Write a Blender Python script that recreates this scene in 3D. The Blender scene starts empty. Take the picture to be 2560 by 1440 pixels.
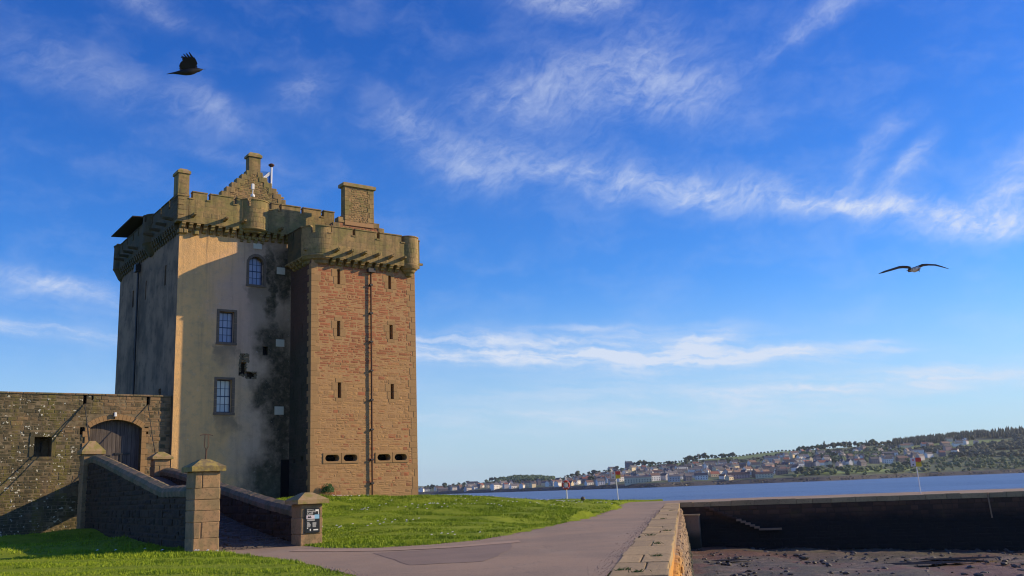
import bpy, bmesh, math, random
import numpy as np
from mathutils import Vector, Matrix, noise as mnoise
R = math.radians
random.seed(7)
SC = bpy.context.scene
COL = SC.collection

# ------------------------------------------------------------------ camera
F_PX, PITCH, ROLL, EYE = 2380.0, R(11.908), R(2.175), 1.6
cam_data = bpy.data.cameras.new('camera')
cam = bpy.data.objects.new('camera', cam_data); COL.objects.link(cam)
R0 = Vector((1, 0, 0)); Fw = Vector((0, math.cos(PITCH), math.sin(PITCH))); U0 = Vector((0, -math.sin(PITCH), math.cos(PITCH)))
Rr = R0 * math.cos(ROLL) - U0 * math.sin(ROLL); Uu = R0 * math.sin(ROLL) + U0 * math.cos(ROLL)
mw = Matrix((Rr, Uu, -Fw)).transposed().to_4x4(); mw.translation = Vector((0, 0, EYE))
cam.matrix_world = mw
cam_data.sensor_width = 36; cam_data.lens = 36 * F_PX / 2560
cam_data.clip_start = 0.1; cam_data.clip_end = 40000
SC.camera = cam
SC.render.filter_size = 1.2
SC.cycles.filter_width = 1.15

# ------------------------------------------------------------------ light
SUN_EL = 23.1; SUN_AZ = 79.5           # azimuth from +Y towards +X
sd = Vector((math.sin(R(SUN_AZ)) * math.cos(R(SUN_EL)), math.cos(R(SUN_AZ)) * math.cos(R(SUN_EL)), math.sin(R(SUN_EL))))
sl = bpy.data.lights.new('sun', 'SUN'); sl.energy = 4.9; sl.angle = R(0.5); sl.color = (1.0, 0.77, 0.44)
so = bpy.data.objects.new('sun', sl); COL.objects.link(so)
so.rotation_mode = 'QUATERNION'; so.rotation_quaternion = sd.to_track_quat('Z', 'Y'); so.location = sd * 200
SC.view_settings.view_transform = 'Standard'; SC.view_settings.look = 'None'
SC.view_settings.exposure = 0.22; SC.view_settings.gamma = 1.0; SC.view_settings.use_curve_mapping = False

# ------------------------------------------------------------------ node helper
class NT:
    def __init__(s, tree): s.t = tree; s.n = tree.nodes; s.l = tree.links
    def put(s, sock, v):
        if isinstance(v, bpy.types.NodeSocket): s.l.new(v, sock)
        elif v is not None:
            if sock.type == 'RGBA' and len(v) == 3: v = (*v, 1)
            sock.default_value = v
    def math(s, op, a, b=None, c=None, clamp=False):
        n = s.n.new('ShaderNodeMath'); n.operation = op; n.use_clamp = clamp
        s.put(n.inputs[0], a)
        if b is not None: s.put(n.inputs[1], b)
        if c is not None: s.put(n.inputs[2], c)
        return n.outputs[0]
    def vmath(s, op, a, b=None):
        n = s.n.new('ShaderNodeVectorMath'); n.operation = op; s.put(n.inputs[0], a)
        if b is not None: s.put(n.inputs[1], b)
        return n.outputs['Value'] if op in ('LENGTH', 'DOT_PRODUCT') else n.outputs[0]
    def mix(s, f, a, b, mode='MIX'):
        n = s.n.new('ShaderNodeMix'); n.data_type = 'RGBA'; n.blend_type = mode
        s.put(n.inputs[0], f); s.put(n.inputs[6], a); s.put(n.inputs[7], b); return n.outputs[2]
    def noise(s, vec, scale, detail=4, rough=0.55, dist=0.0, col=False):
        n = s.n.new('ShaderNodeTexNoise'); s.put(n.inputs['Vector'], vec); n.inputs['Scale'].default_value = scale
        n.inputs['Detail'].default_value = detail; n.inputs['Roughness'].default_value = rough; n.inputs['Distortion'].default_value = dist
        return n.outputs['Color'] if col else n.outputs[0]
    def voro(s, vec, scale, feat='F1', out=0):
        n = s.n.new('ShaderNodeTexVoronoi'); n.feature = feat; s.put(n.inputs['Vector'], vec); n.inputs['Scale'].default_value = scale
        return n.outputs[out]
    def ramp(s, v, lo, hi, a=0.0, b=1.0):
        n = s.n.new('ShaderNodeMapRange'); n.interpolation_type = 'SMOOTHSTEP'
        s.put(n.inputs[0], v); s.put(n.inputs[1], lo); s.put(n.inputs[2], hi); s.put(n.inputs[3], a); s.put(n.inputs[4], b)
        return n.outputs[0]
    def mapping(s, vec, scale=(1, 1, 1), rot=(0, 0, 0), loc=(0, 0, 0), typ='POINT'):
        n = s.n.new('ShaderNodeMapping'); n.vector_type = typ; s.put(n.inputs[0], vec)
        n.inputs['Scale'].default_value = scale; n.inputs['Rotation'].default_value = rot; n.inputs['Location'].default_value = loc
        return n.outputs[0]
    def sep(s, v):
        n = s.n.new('ShaderNodeSeparateXYZ'); s.put(n.inputs[0], v); return n.outputs
    def comb(s, x, y, z):
        n = s.n.new('ShaderNodeCombineXYZ'); s.put(n.inputs[0], x); s.put(n.inputs[1], y); s.put(n.inputs[2], z); return n.outputs[0]
    def pos(s): return s.n.new('ShaderNodeNewGeometry').outputs['Position']
    def rnd(s):
        a = s.n.new('ShaderNodeObjectInfo').outputs['Random']; b = s.n.new('ShaderNodeNewGeometry').outputs['Random Per Island']
        return s.math('FRACT', s.math('ADD', a, b))

def material(name, fn=None, color=(.5, .5, .5), rough=.9, metal=0.0, spec=None):
    m = bpy.data.materials.new(name); m.use_nodes = True; nt = NT(m.node_tree)
    b = m.node_tree.nodes['Principled BSDF']
    b.inputs['Base Color'].default_value = (*color, 1); b.inputs['Roughness'].default_value = rough; b.inputs['Metallic'].default_value = metal
    if spec is not None: b.inputs['Specular IOR Level'].default_value = spec
    if fn:
        out = fn(nt)
        if 'col' in out: nt.put(b.inputs['Base Color'], out['col'])
        if 'rough' in out: nt.put(b.inputs['Roughness'], out['rough'])
        if 'h' in out:
            bp = nt.n.new('ShaderNodeBump'); bp.inputs['Strength'].default_value = out.get('bs', .5); bp.inputs['Distance'].default_value = out.get('bd', .02)
            nt.put(bp.inputs['Height'], out['h']); nt.l.new(bp.outputs[0], b.inputs['Normal'])
    return m

# ------------------------------------------------------------------ world
w = bpy.data.worlds.new('World'); SC.world = w; w.use_nodes = True
nt = NT(w.node_tree); bg = w.node_tree.nodes['Background']
sky = nt.n.new('ShaderNodeTexSky'); sky.sky_type = 'NISHITA'; sky.sun_disc = False
sky.sun_elevation = R(SUN_EL); sky.sun_rotation = R(SUN_AZ); sky.air_density = 1.0; sky.dust_density = 0.3; sky.ozone_density = 3.0
hs = nt.n.new('ShaderNodeHueSaturation'); hs.inputs['Saturation'].default_value = 1.3; hs.inputs['Hue'].default_value = 0.508
nt.l.new(sky.outputs[0], hs.inputs['Color'])
SKYC = hs.outputs[0]
gen = nt.n.new('ShaderNodeTexCoord').outputs['Generated']
x, y, z = nt.sep(nt.vmath('NORMALIZE', gen))
az = nt.math('MULTIPLY', nt.math('ARCTAN2', x, y), 57.2958)
el = nt.math('MULTIPLY', nt.math('ARCSINE', z), 57.2958)
base = nt.comb(az, el, 0.0)
warp = nt.noise(base, 0.22, 3, .55, 0, True)
wv = nt.vmath('SUBTRACT', warp, (0.5, 0.5, 0.5)); 
wm = nt.n.new('ShaderNodeVectorMath'); wm.operation = 'SCALE'; nt.l.new(wv, wm.inputs[0]); nt.l.new(nt.ramp(el, 6.0, 14.0, .8, 2.4), wm.inputs['Scale'])
warp2 = nt.noise(base, 1.1, 3, .6, 0, True)
wv2 = nt.vmath('SUBTRACT', warp2, (0.5, 0.5, 0.5))
wm2 = nt.n.new('ShaderNodeVectorMath'); wm2.operation = 'SCALE'; nt.l.new(wv2, wm2.inputs[0]); wm2.inputs['Scale'].default_value = 0.45
q = nt.vmath('ADD', nt.vmath('ADD', base, wm.outputs[0]), wm2.outputs[0])
CL = [(3, 18.9, -9, 7, 1.05, .50), (14, 16.5, -11, 6, .75, .85), (22, 14.7, -11, 3.6, .42, 1.0), (28.9, 14.8, 32, 2.6, 1.0, .85), (27, 13.1, -6, 3.4, .5, .9),
      (6.5, 23.7, 4, 5.0, 1.8, .46), (11.5, 22.6, -18, 3.4, 1.2, .42), (0.5, 23.2, 0, 3.0, 1.2, .32), (4.6, 28.6, -6, 2.8, .8, .85), (9.5, 25.6, 30, 2.0, 1.0, .25),
      (-12.7, 23.4, 25, 1.4, .7, .45), (-17.9, 21.9, -35, 1.8, .5, .32), (-27, 23.4, -12, 4.0, 1.1, .3), (-20, 22.2, -12, 3, .9, .2), (-6.5, 22.2, -20, 1.6, .9, .45), (-22.5, 27.4, -15, 2.6, .45, .5),
      (-17, 19.5, -10, 3, .35, .22), (-26.2, 11.9, -8, 2.6, .5, 1.0), (-26, 9.3, -3, 5, .32, .95), (-28.5, 11.2, -5, 2.5, .5, .4),
      (-2, 7.9, -3, 5.5, .36, 1.3), (-3.5, 8.9, -2, 4, .35, .75), (5, 8.2, -2, 6.5, .7, .75), (9.5, 7.2, -2, 4.6, .75, 1.0), (16, 7.0, -1, 4.5, .35, .9), (5.5, 9.3, -2, 4, .18, .4), (11.5, 8.1, 12, 1.4, .5, .5),
      (20.6, 7.4, 0, 1.0, .2, .4), (21.7, 6.7, 5, .8, .15, .4),
      (23.0, 18.9, 22, 1.6, .45, .4), (23.8, 16.9, 42, 1.3, .38, .85), (21.4, 17.1, 45, 1.2, .5, .45), (20.5, 25.9, 24, 3.6, .5, .5),
      (-1.8, 18.6, -30, 2.2, .9, .35), (18.5, 4.9, 2, 9, .6, .6), (3, 5.4, -2, 9, .7, .42), (25, 5.0, 1, 8, .6, .65), (8, 3.5, -1, 14, .6, .45), (0, 4.2, -1, 6, .25, .4)]
tot = None
for (a0, e0, ang, ln, wd, amp) in CL:
    c, s_ = math.cos(R(ang)), math.sin(R(ang))
    d = nt.vmath('SUBTRACT', q, (a0, e0, 0.0))
    p1 = nt.vmath('DOT_PRODUCT', d, (c / ln, s_ / ln, 0)); p2 = nt.vmath('DOT_PRODUCT', d, (-s_ / wd, c / wd, 0))
    r2 = nt.math('ADD', nt.math('MULTIPLY', p1, p1), nt.math('MULTIPLY', p2, p2))
    g = nt.math('MULTIPLY', nt.math('EXPONENT', nt.math('MULTIPLY', r2, -0.55)), amp)
    tot = g if tot is None else nt.math('ADD', tot, g)
back = nt.math('MULTIPLY', nt.ramp(nt.math('ABSOLUTE', az), 32.0, 60.0), nt.ramp(nt.noise(nt.mapping(base, (.6, 1.6, 1)), 0.12, 4, .6), .48, .75))
tot = nt.math('ADD', tot, nt.math('MULTIPLY', back, .6))
qr = nt.mapping(q, rot=(0, 0, R(-30))); qs = nt.mapping(q, rot=(0, 0, R(5)))
fib1 = nt.noise(nt.mapping(qr, (.34, 1.0, 1)), 1.35, 8, .66, .5)
fib3 = nt.noise(nt.mapping(qs, (.45, 1.1, 1)), .6, 7, .65)
fib2 = nt.noise(nt.mapping(qs, (.16, 1.3, 1)), 1.1, 6, .6, .2)
lowf = nt.ramp(el, 9.0, 13.0)
fib = nt.math('ADD', nt.math('MULTIPLY', nt.math('ADD', nt.math('MULTIPLY', fib1, .5), nt.math('MULTIPLY', fib3, .5)), lowf), nt.math('MULTIPLY', fib2, nt.math('SUBTRACT', 1.0, lowf)))
dens = nt.math('MULTIPLY', tot, nt.ramp(fib, .30, .76, .14, 1.12))
dens = nt.math('MULTIPLY', nt.math('POWER', nt.math('MINIMUM', dens, 1.0), 1.15), nt.ramp(el, 0.3, 4))
veil = nt.math('MULTIPLY', nt.ramp(nt.noise(nt.mapping(q, (.5, 1, 1)), .35, 5, .6), .42, .8), .14)
dens = nt.math('ADD', dens, veil, None, True)
CLOUD_COL = (4.5, 4.9, 5.7)
skt = nt.mix(1.0, SKYC, (.50, .80, 1.12), 'MULTIPLY')
hz = nt.mix(nt.ramp(el, 0.0, 13.0, 0.80, 0.0), skt, (3.2, 4.25, 5.2))
hz = nt.mix(nt.ramp(el, 10.0, 30.0, 0.0, 0.75), hz, nt.mix(1.0, SKYC, (.33, .62, 1.04), 'MULTIPLY'))
nt.put(bg.inputs['Color'], nt.mix(nt.math('MULTIPLY', dens, .85), hz, CLOUD_COL)); bg.inputs['Strength'].default_value = 0.14

# ------------------------------------------------------------------ geometry helper
def tag(o, label=None, cat=None, group=None, kind=None):
    if label: o['label'] = label
    if cat: o['category'] = cat
    if group: o['group'] = group
    if kind: o['kind'] = kind
    return o
def empty(name, loc, rz=0.0):
    o = bpy.data.objects.new(name, None); COL.objects.link(o); o.location = loc; o.rotation_euler = (0, 0, rz); o.empty_display_size = .3; return o
class MB:
    def __init__(s): s.v = []; s.f = []
    def add(s, v, f):
        n = len(s.v); s.v += [tuple(p) for p in v]; s.f += [tuple(i + n for i in q) for q in f]; return s
    def box(s, a, b):
        (x0, y0, z0), (x1, y1, z1) = a, b
        return s.add([(x0, y0, z0), (x1, y0, z0), (x1, y1, z0), (x0, y1, z0), (x0, y0, z1), (x1, y0, z1), (x1, y1, z1), (x0, y1, z1)],
                     [(0, 3, 2, 1), (4, 5, 6, 7), (0, 1, 5, 4), (1, 2, 6, 5), (2, 3, 7, 6), (3, 0, 4, 7)])
    def cbox(s, a, b, c=.02, j=0.0):   # chamfered on the top & vertical edges
        (x0, y0, z0), (x1, y1, z1) = a, b; v = []
        for (z, i) in ((z0, 0), (z1 - c, 0), (z1, c)):
            v += [(x0 + i, y0 + c, z), (x0 + c, y0 + i, z), (x1 - c, y0 + i, z), (x1 - i, y0 + c, z), (x1 - i, y1 - c, z), (x1 - c, y1 - i, z), (x0 + c, y1 - i, z), (x0 + i, y1 - c, z)]
        if j: v = [(p[0] + random.uniform(-j, j), p[1] + random.uniform(-j, j), p[2] + random.uniform(-j, j) * .6) for p in v]
        f = [tuple(range(7, -1, -1)), tuple(range(16, 24))]
        for k in (0, 8):
            for i in range(8): j = (i + 1) % 8; f.append((k + i, k + j, k + 8 + j, k + 8 + i))
        return s.add(v, f)
    def prism(s, pts, fn, d0, d1):   # 2-D polygon pts through fn(s,z,d)
        n = len(pts); v = [fn(a, b, d0) for a, b in pts] + [fn(a, b, d1) for a, b in pts]
        f = [tuple(range(n)), tuple(range(2 * n - 1, n - 1, -1))] + [(i, n + i, n + (i + 1) % n, (i + 1) % n) for i in range(n)]
        return s.add(v, f)
    def tube(s, path, rad, n=8, cap=True, sy=1.0):
        P = [Vector(p) for p in path]; rad = rad if isinstance(rad, (list, tuple)) else [rad] * len(P); v = []; f = []
        up = Vector((0, 0, 1)); prev = None
        for i, p in enumerate(P):
            t = (P[min(i + 1, len(P) - 1)] - P[max(i - 1, 0)]).normalized()
            if prev is None: a = t.orthogonal().normalized() if abs(t.dot(up)) > .95 else t.cross(up).normalized()
            else: a = (prev - t * prev.dot(t)).normalized()
            prev = a; b = t.cross(a)
            for k in range(n):
                th = 2 * math.pi * k / n; v.append(p + (a * math.cos(th) + b * math.sin(th) * sy) * rad[i])
        for i in range(len(P) - 1):
            for k in range(n): j = (k + 1) % n; f.append((i * n + k, i * n + j, (i + 1) * n + j, (i + 1) * n + k))
        if cap: f += [tuple(range(n - 1, -1, -1)), tuple(range((len(P) - 1) * n, len(P) * n))]
        return s.add(v, f)
    def lathe(s, prof, c=(0, 0), n=20, a0=0.0, a1=2 * math.pi):
        full = abs(a1 - a0 - 2 * math.pi) < 1e-6; m = n if full else n + 1; v = []; f = []
        for (r, z) in prof:
            for k in range(m): th = a0 + (a1 - a0) * k / n; v.append((c[0] + r * math.cos(th), c[1] + r * math.sin(th), z))
        for i in range(len(prof) - 1):
            for k in range(n): j = (k + 1) % m if full else k + 1; f.append((i * m + k, i * m + j, (i + 1) * m + j, (i + 1) * m + k))
        return s.add(v, f)
    def mesh(s, name, mat, smooth=False, off=(0, 0, 0)):
        me = bpy.data.meshes.new(name)
        v = s.v if off == (0, 0, 0) else [(p[0] - off[0], p[1] - off[1], p[2] - off[2]) for p in s.v]
        me.from_pydata(v, [], s.f); me.update()
        if mat: me.materials.append(mat)
        if smooth: me.polygons.foreach_set('use_smooth', [True] * len(me.polygons))
        return me
    def build(s, name, mat, parent=None, smooth=False, off=(0, 0, 0)):
        o = bpy.data.objects.new(name, s.mesh(name, mat, smooth, off)); COL.objects.link(o)
        if parent: o.parent = parent
        return o
def inst(name, me, parent, loc, scale=(1, 1, 1), rot=(0, 0, 0)):
    o = bpy.data.objects.new(name, me); COL.objects.link(o)
    if parent: o.parent = parent
    o.location = loc; o.scale = scale; o.rotation_euler = rot; return o
def npmesh(name, V, T, mat, parent=None, smooth=False):
    me = bpy.data.meshes.new(name); V = np.asarray(V, np.float32); T = np.asarray(T, np.int32)
    me.vertices.add(len(V)); me.vertices.foreach_set('co', V.ravel())
    k = T.shape[1]; me.loops.add(T.size); me.loops.foreach_set('vertex_index', T.ravel())
    me.polygons.add(len(T)); me.polygons.foreach_set('loop_start', np.arange(0, T.size, k)); me.polygons.foreach_set('loop_total', np.full(len(T), k))
    if smooth: me.polygons.foreach_set('use_smooth', np.ones(len(T), bool))
    me.update(calc_edges=True); me.validate()
    if mat: me.materials.append(mat)
    o = bpy.data.objects.new(name, me); COL.objects.link(o)
    if parent: o.parent = parent
    return o

# castle frame: u along the front, v inwards, z up
CA = R(35.799); AX, AY = -19.644, 54.572
cu, su = math.cos(CA), math.sin(CA)
def CW(u, v, z=0.0): return Vector((AX + u * cu - v * su, AY + u * su + v * cu, z))
def castle_pos(nt): return nt.mapping(nt.pos(), rot=(0, 0, CA), loc=(AX, AY, 0), typ='TEXTURE')
def FRONT(v0): return lambda s, z, d: (s, v0 + d, z)
def LEFT(u0): return lambda s, z, d: (u0 + d, s, z)

# ------------------------------------------------------------------ materials
def blob(nt, u, z, u0, z0, ru, rz, soft=.5):
    a = nt.math('DIVIDE', nt.math('SUBTRACT', u, u0), ru); b = nt.math('DIVIDE', nt.math('SUBTRACT', z, z0), rz)
    r = nt.math('SQRT', nt.math('ADD', nt.math('MULTIPLY', a, a), nt.math('MULTIPLY', b, b)))
    return nt.ramp(r, 1 - soft, 1 + soft, 1.0, 0.0)
def f_harl(nt):
    P = castle_pos(nt); n1 = nt.noise(P, .6, 5, .6); n2 = nt.noise(P, 2.4, 6, .7); st = nt.noise(nt.mapping(P, (2.2, 2.2, .16)), 1.0, 5, .65)
    dn = nt.noise(P, .8, 4, .6, 0, True); dv = nt.vmath('SUBTRACT', dn, (.5, .5, .5)); ds = nt.n.new('ShaderNodeVectorMath'); ds.operation = 'SCALE'; nt.l.new(dv, ds.inputs[0]); ds.inputs['Scale'].default_value = 2.2
    u, v, z = nt.sep(nt.vmath('ADD', P, ds.outputs[0]))
    c = nt.mix(nt.ramp(n1, .35, .65), (.76, .45, .185), (.62, .39, .175))
    c = nt.mix(nt.math('MULTIPLY', nt.ramp(nt.math('ADD', u, nt.math('MULTIPLY', n1, 2.0)), 3.2, 6.0), .75), c, nt.mix(n2, (.58, .42, .31), (.47, .36, .28)))
    c = nt.mix(nt.math('MULTIPLY', nt.ramp(n2, .48, .68), .45), c, (.42, .28, .16))
    c = nt.mix(nt.math('MULTIPLY', blob(nt, u, z, 3.6, 13.0, 1.6, 3.2), .6), c, (.60, .38, .29))
    c = nt.mix(nt.math('MULTIPLY', nt.ramp(st, .48, .72), .38), c, (.31, .20, .115))
    run = nt.math('MULTIPLY', nt.ramp(nt.noise(nt.mapping(P, (5, 5, .1)), 1.0, 4, .6), .55, .7), nt.ramp(z, 12.0, 17.3, 0.0, .6)); c = nt.mix(run, c, (.20, .145, .09))
    c = nt.mix(nt.math('MULTIPLY', nt.ramp(nt.noise(P, 3.2, 6, .75), .56, .66), .45), c, (.74, .50, .29))
    grey = blob(nt, u, z, 5.3, 12.6, .9, 2.6)
    c = nt.mix(nt.math('MULTIPLY', grey, .8), c, (.40, .29, .20))
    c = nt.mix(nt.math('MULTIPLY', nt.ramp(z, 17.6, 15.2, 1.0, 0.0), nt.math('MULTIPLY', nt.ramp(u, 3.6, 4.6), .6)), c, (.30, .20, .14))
    g = nt.math('MAXIMUM', nt.math('MAXIMUM', blob(nt, u, z, 5.75, 14.6, .35, 2.3), blob(nt, u, z, 5.8, 10.9, 1.0, 1.2)), nt.math('MAXIMUM', blob(nt, u, z, 6.6, 7.4, 1.15, 4.6), blob(nt, u, z, 6.0, 2.6, 1.5, 1.5)))
    g = nt.math('MAXIMUM', g, blob(nt, u, z, 5.3, 7.8, .9, 1.0))
    g = nt.math('MAXIMUM', g, blob(nt, u, z, 6.6, 15.2, .8, 1.6))
    g = nt.math('MULTIPLY', g, nt.ramp(nt.noise(P, 2.2, 7, .75), .2, .65, .45, 1.0))
    g = nt.math('MULTIPLY', g, 1.15, clamp=True)
    c = nt.mix(nt.math('MULTIPLY', g, .95), c, nt.mix(nt.ramp(n2, .35, .65), (.018, .018, .008), (.085, .07, .038)))
    c = nt.mix(nt.math('MULTIPLY', nt.math('MULTIPLY', nt.ramp(z, 4.2, 1.6), .55), nt.ramp(n1, .3, .6)), c, (.13, .13, .07))
    for (u0_, u1_, z0_) in ((2.35, 3.65, 6.5), (2.35, 3.7, 10.6), (4.1, 5.4, 14.4)):
        k_ = nt.math('MULTIPLY', nt.math('MULTIPLY', nt.ramp(u, u0_ - .15, u0_ + .15), nt.ramp(u, u1_ + .15, u1_ - .15)), nt.math('MULTIPLY', nt.ramp(z, z0_ - 1.5, z0_ - .2), nt.ramp(z, z0_ + .3, z0_ - .1)))
        c = nt.mix(nt.math('MULTIPLY', k_, .7), c, (.20, .15, .09))
    # plaster blooms: light flecks
    c = nt.mix(nt.math('MULTIPLY', nt.ramp(nt.noise(P, 5, 3, .6), .66, .72), .5), c, (.55, .5, .42))
    return dict(col=c, h=nt.math('ADD', nt.noise(P, 14, 4, .6), nt.math('MULTIPLY', n2, 1.5)), bs=.6, bd=.04)
M_harl = material('harl', f_harl)
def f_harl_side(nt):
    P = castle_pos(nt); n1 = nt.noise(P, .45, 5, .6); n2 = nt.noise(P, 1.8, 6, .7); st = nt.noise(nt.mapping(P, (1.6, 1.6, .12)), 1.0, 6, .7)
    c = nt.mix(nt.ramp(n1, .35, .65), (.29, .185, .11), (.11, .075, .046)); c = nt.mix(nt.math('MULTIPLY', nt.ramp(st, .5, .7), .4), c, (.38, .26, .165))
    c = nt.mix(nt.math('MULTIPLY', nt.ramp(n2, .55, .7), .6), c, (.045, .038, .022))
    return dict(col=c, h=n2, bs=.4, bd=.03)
M_harl_side = material('shaded_harl', f_harl_side)  # left-face harl: its shade painted in as a darker tone, plus streaks and blotches
def f_ashlar(nt):
    P = castle_pos(nt); n1 = nt.noise(P, 1.1, 5, .6); n2 = nt.noise(P, 7, 5, .7); r = nt.rnd(); st = nt.noise(nt.mapping(P, (2.5, 2.5, .3)), 1, 4, .6)
    c = nt.mix(r, (.40, .265, .11), (.26, .18, .085)); c = nt.mix(nt.ramp(n1, .40, .64), c, (.22, .185, .065)); c = nt.mix(nt.math('MULTIPLY', nt.ramp(n2, .46, .66), .6), c, (.15, .11, .05))
    c = nt.mix(nt.math('MULTIPLY', nt.ramp(st, .46, .64), .6), c, (.12, .09, .045))
    return dict(col=c, h=n2, bs=.4, bd=.02)
M_ashlar = material('dressed_sandstone', f_ashlar)
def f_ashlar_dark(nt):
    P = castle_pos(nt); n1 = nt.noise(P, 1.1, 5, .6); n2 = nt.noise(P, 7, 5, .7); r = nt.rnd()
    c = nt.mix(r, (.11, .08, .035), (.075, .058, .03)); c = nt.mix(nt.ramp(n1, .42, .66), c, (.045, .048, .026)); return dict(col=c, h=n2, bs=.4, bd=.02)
M_ashdk = material('shaded_sandstone', f_ashlar_dark)  # darker copy of the ashlar: shade of left-facing pieces painted into the colour
def f_redstone(nt):
    P = castle_pos(nt); r = nt.rnd(); r2 = nt.math('FRACT', nt.math('MULTIPLY', r, 7.31)); n2 = nt.noise(P, 9, 5, .7); n1 = nt.noise(P, .35, 3, .5); u, v, z = nt.sep(P)
    redness = nt.math('ADD', nt.ramp(z, 7.0, 13.0, .10, .95), nt.math('MULTIPLY', nt.math('SUBTRACT', n1, .5), 1.6))
    sel = nt.ramp(nt.math('SUBTRACT', redness, r), -.10, .10)
    c = nt.mix(sel, nt.mix(r2, (.42, .24, .10), (.31, .175, .08)), nt.mix(r2, (.36, .13, .06), (.26, .095, .045)))
    c = nt.mix(nt.math('MULTIPLY', nt.ramp(n2, .45, .75), .4), c, (.22, .14, .075))
    c = nt.mix(nt.math('MULTIPLY', nt.ramp(nt.math('ADD', z, n1), 3.5, 1.3), .35), c, (.22, .18, .09))
    return dict(col=c, h=n2, bs=.6, bd=.03)
M_red = material('rubble_sandstone', f_redstone)
def f_mortar(nt):
    P = nt.pos(); n = nt.noise(P, 6, 4, .6); return dict(col=nt.mix(n, (.30, .165, .075), (.44, .27, .13)), h=n, bs=.4, bd=.02)
M_mortar = material('lime_mortar', f_mortar)
def f_darkmortar(nt):
    P = nt.pos(); n = nt.noise(P, 3, 4, .6); return dict(col=nt.mix(nt.ramp(n, .35, .65), (.12, .09, .05), (.22, .17, .10)), h=n, bs=.4, bd=.02)
M_dmortar = material('old_mortar', f_darkmortar)
def f_curtain(nt):
    P = castle_pos(nt); r = nt.rnd(); n1 = nt.noise(P, .7, 5, .65); n2 = nt.noise(P, 9, 5, .7); n3 = nt.noise(nt.mapping(P, (1.5, 1.5, .35)), .9, 5, .65); u, v, z = nt.sep(P)
    c = nt.mix(r, (.24, .155, .08), (.12, .09, .055)); c = nt.mix(nt.math('MULTIPLY', nt.ramp(n1, .38, .52), .85), c, nt.mix(r, (.035, .038, .020), (.075, .068, .035)))
    c = nt.mix(nt.math('MULTIPLY', nt.ramp(n3, .52, .64), .6), c, (.17, .145, .03))
    c = nt.mix(nt.math('MULTIPLY', nt.ramp(u, -5, -2, 0, .6), nt.ramp(r, 0.1, .5)), c, (.33, .20, .10))
    li = nt.ramp(nt.math('ADD', nt.noise(P, 5.5, 2, .5), nt.math('MULTIPLY', n1, .22)), .775, .795)
    c = nt.mix(nt.math('MULTIPLY', li, nt.ramp(u, -3.5, -5.5, 0, .9)), c, (.62, .60, .50))
    return dict(col=c, h=n2, bs=.6, bd=.03)
M_curtain = material('mossy_rubble', f_curtain)
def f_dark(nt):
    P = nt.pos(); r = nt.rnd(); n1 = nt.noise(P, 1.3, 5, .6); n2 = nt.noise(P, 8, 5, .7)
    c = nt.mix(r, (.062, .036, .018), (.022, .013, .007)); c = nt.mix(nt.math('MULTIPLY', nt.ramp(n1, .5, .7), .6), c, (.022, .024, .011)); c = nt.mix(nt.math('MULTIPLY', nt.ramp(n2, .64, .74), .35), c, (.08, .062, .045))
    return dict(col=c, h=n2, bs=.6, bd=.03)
M_dark = material('shaded_dark_rubble', f_dark)  # ramp wall stone with its deep shade painted into the base colour
def f_rampcap(nt):
    P = nt.pos(); n1 = nt.noise(P, 1.6, 5, .6); n2 = nt.noise(P, 10, 5, .7)
    c = nt.mix(nt.ramp(n1, .35, .65), (.26, .17, .10), (.12, .115, .06)); c = nt.mix(nt.math('MULTIPLY', nt.ramp(n2, .5, .7), .5), c, (.08, .065, .04))
    return dict(col=c, h=n2, bs=.7, bd=.05)
M_rampcap = material('mossy_cope', f_rampcap)
def f_pillar(nt):
    P = nt.pos(); r = nt.rnd(); n1 = nt.noise(P, 2.2, 5, .6); n2 = nt.noise(P, 12, 5, .7)
    c = nt.mix(r, (.40, .245, .125), (.27, .17, .095)); c = nt.mix(nt.math('MULTIPLY', nt.ramp(n1, .42, .62), .7), c, (.19, .15, .075)); c = nt.mix(nt.math('MULTIPLY', nt.ramp(n2, .5, .65), .55), c, (.13, .09, .055))
    return dict(col=c, h=n2, bs=.5, bd=.02)
M_pillar = material('pillar_sandstone', f_pillar)
def f_cap(nt):
    P = nt.pos(); n1 = nt.noise(P, 3.2, 5, .6); n2 = nt.noise(P, 12, 5, .7)
    c = nt.mix(nt.ramp(n1, .4, .6), (.34, .23, .12), (.24, .20, .06)); c = nt.mix(nt.math('MULTIPLY', nt.ramp(n2, .55, .7), .5), c, (.13, .10, .06))
    return dict(col=c, h=n2, bs=.5, bd=.02)
M_cap = material('lichened_cap', f_cap)
def f_yellowcap(nt):
    P = nt.pos(); n1 = nt.noise(P, 5, 5, .6); n2 = nt.noise(P, 12, 5, .7)
    c = nt.mix(nt.ramp(n1, .38, .62), (.33, .25, .07), (.17, .13, .065)); return dict(col=c, h=n2, bs=.5, bd=.02)
M_ycap = material('yellow_lichen_cap', f_yellowcap)
def f_grass(nt):
    P = nt.pos(); n1 = nt.noise(P, .35, 5, .6); n2 = nt.noise(P, 3, 5, .7); n3 = nt.noise(nt.mapping(P, (1, 2.2, 1)), .9, 4, .7)
    c = nt.mix(nt.ramp(n1, .35, .65), (.18, .245, .012), (.25, .31, .02)); c = nt.mix(nt.math('MULTIPLY', nt.ramp(n2, .45, .7), .5), c, (.08, .145, .010)); c = nt.mix(nt.math('MULTIPLY', nt.ramp(n3, .56, .7), .55), c, (.27, .29, .03))
    return dict(col=c, h=nt.noise(P, 9, 5, .8), bs=.8, bd=.08)
M_grass = material('turf', f_grass, spec=.15)
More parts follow.
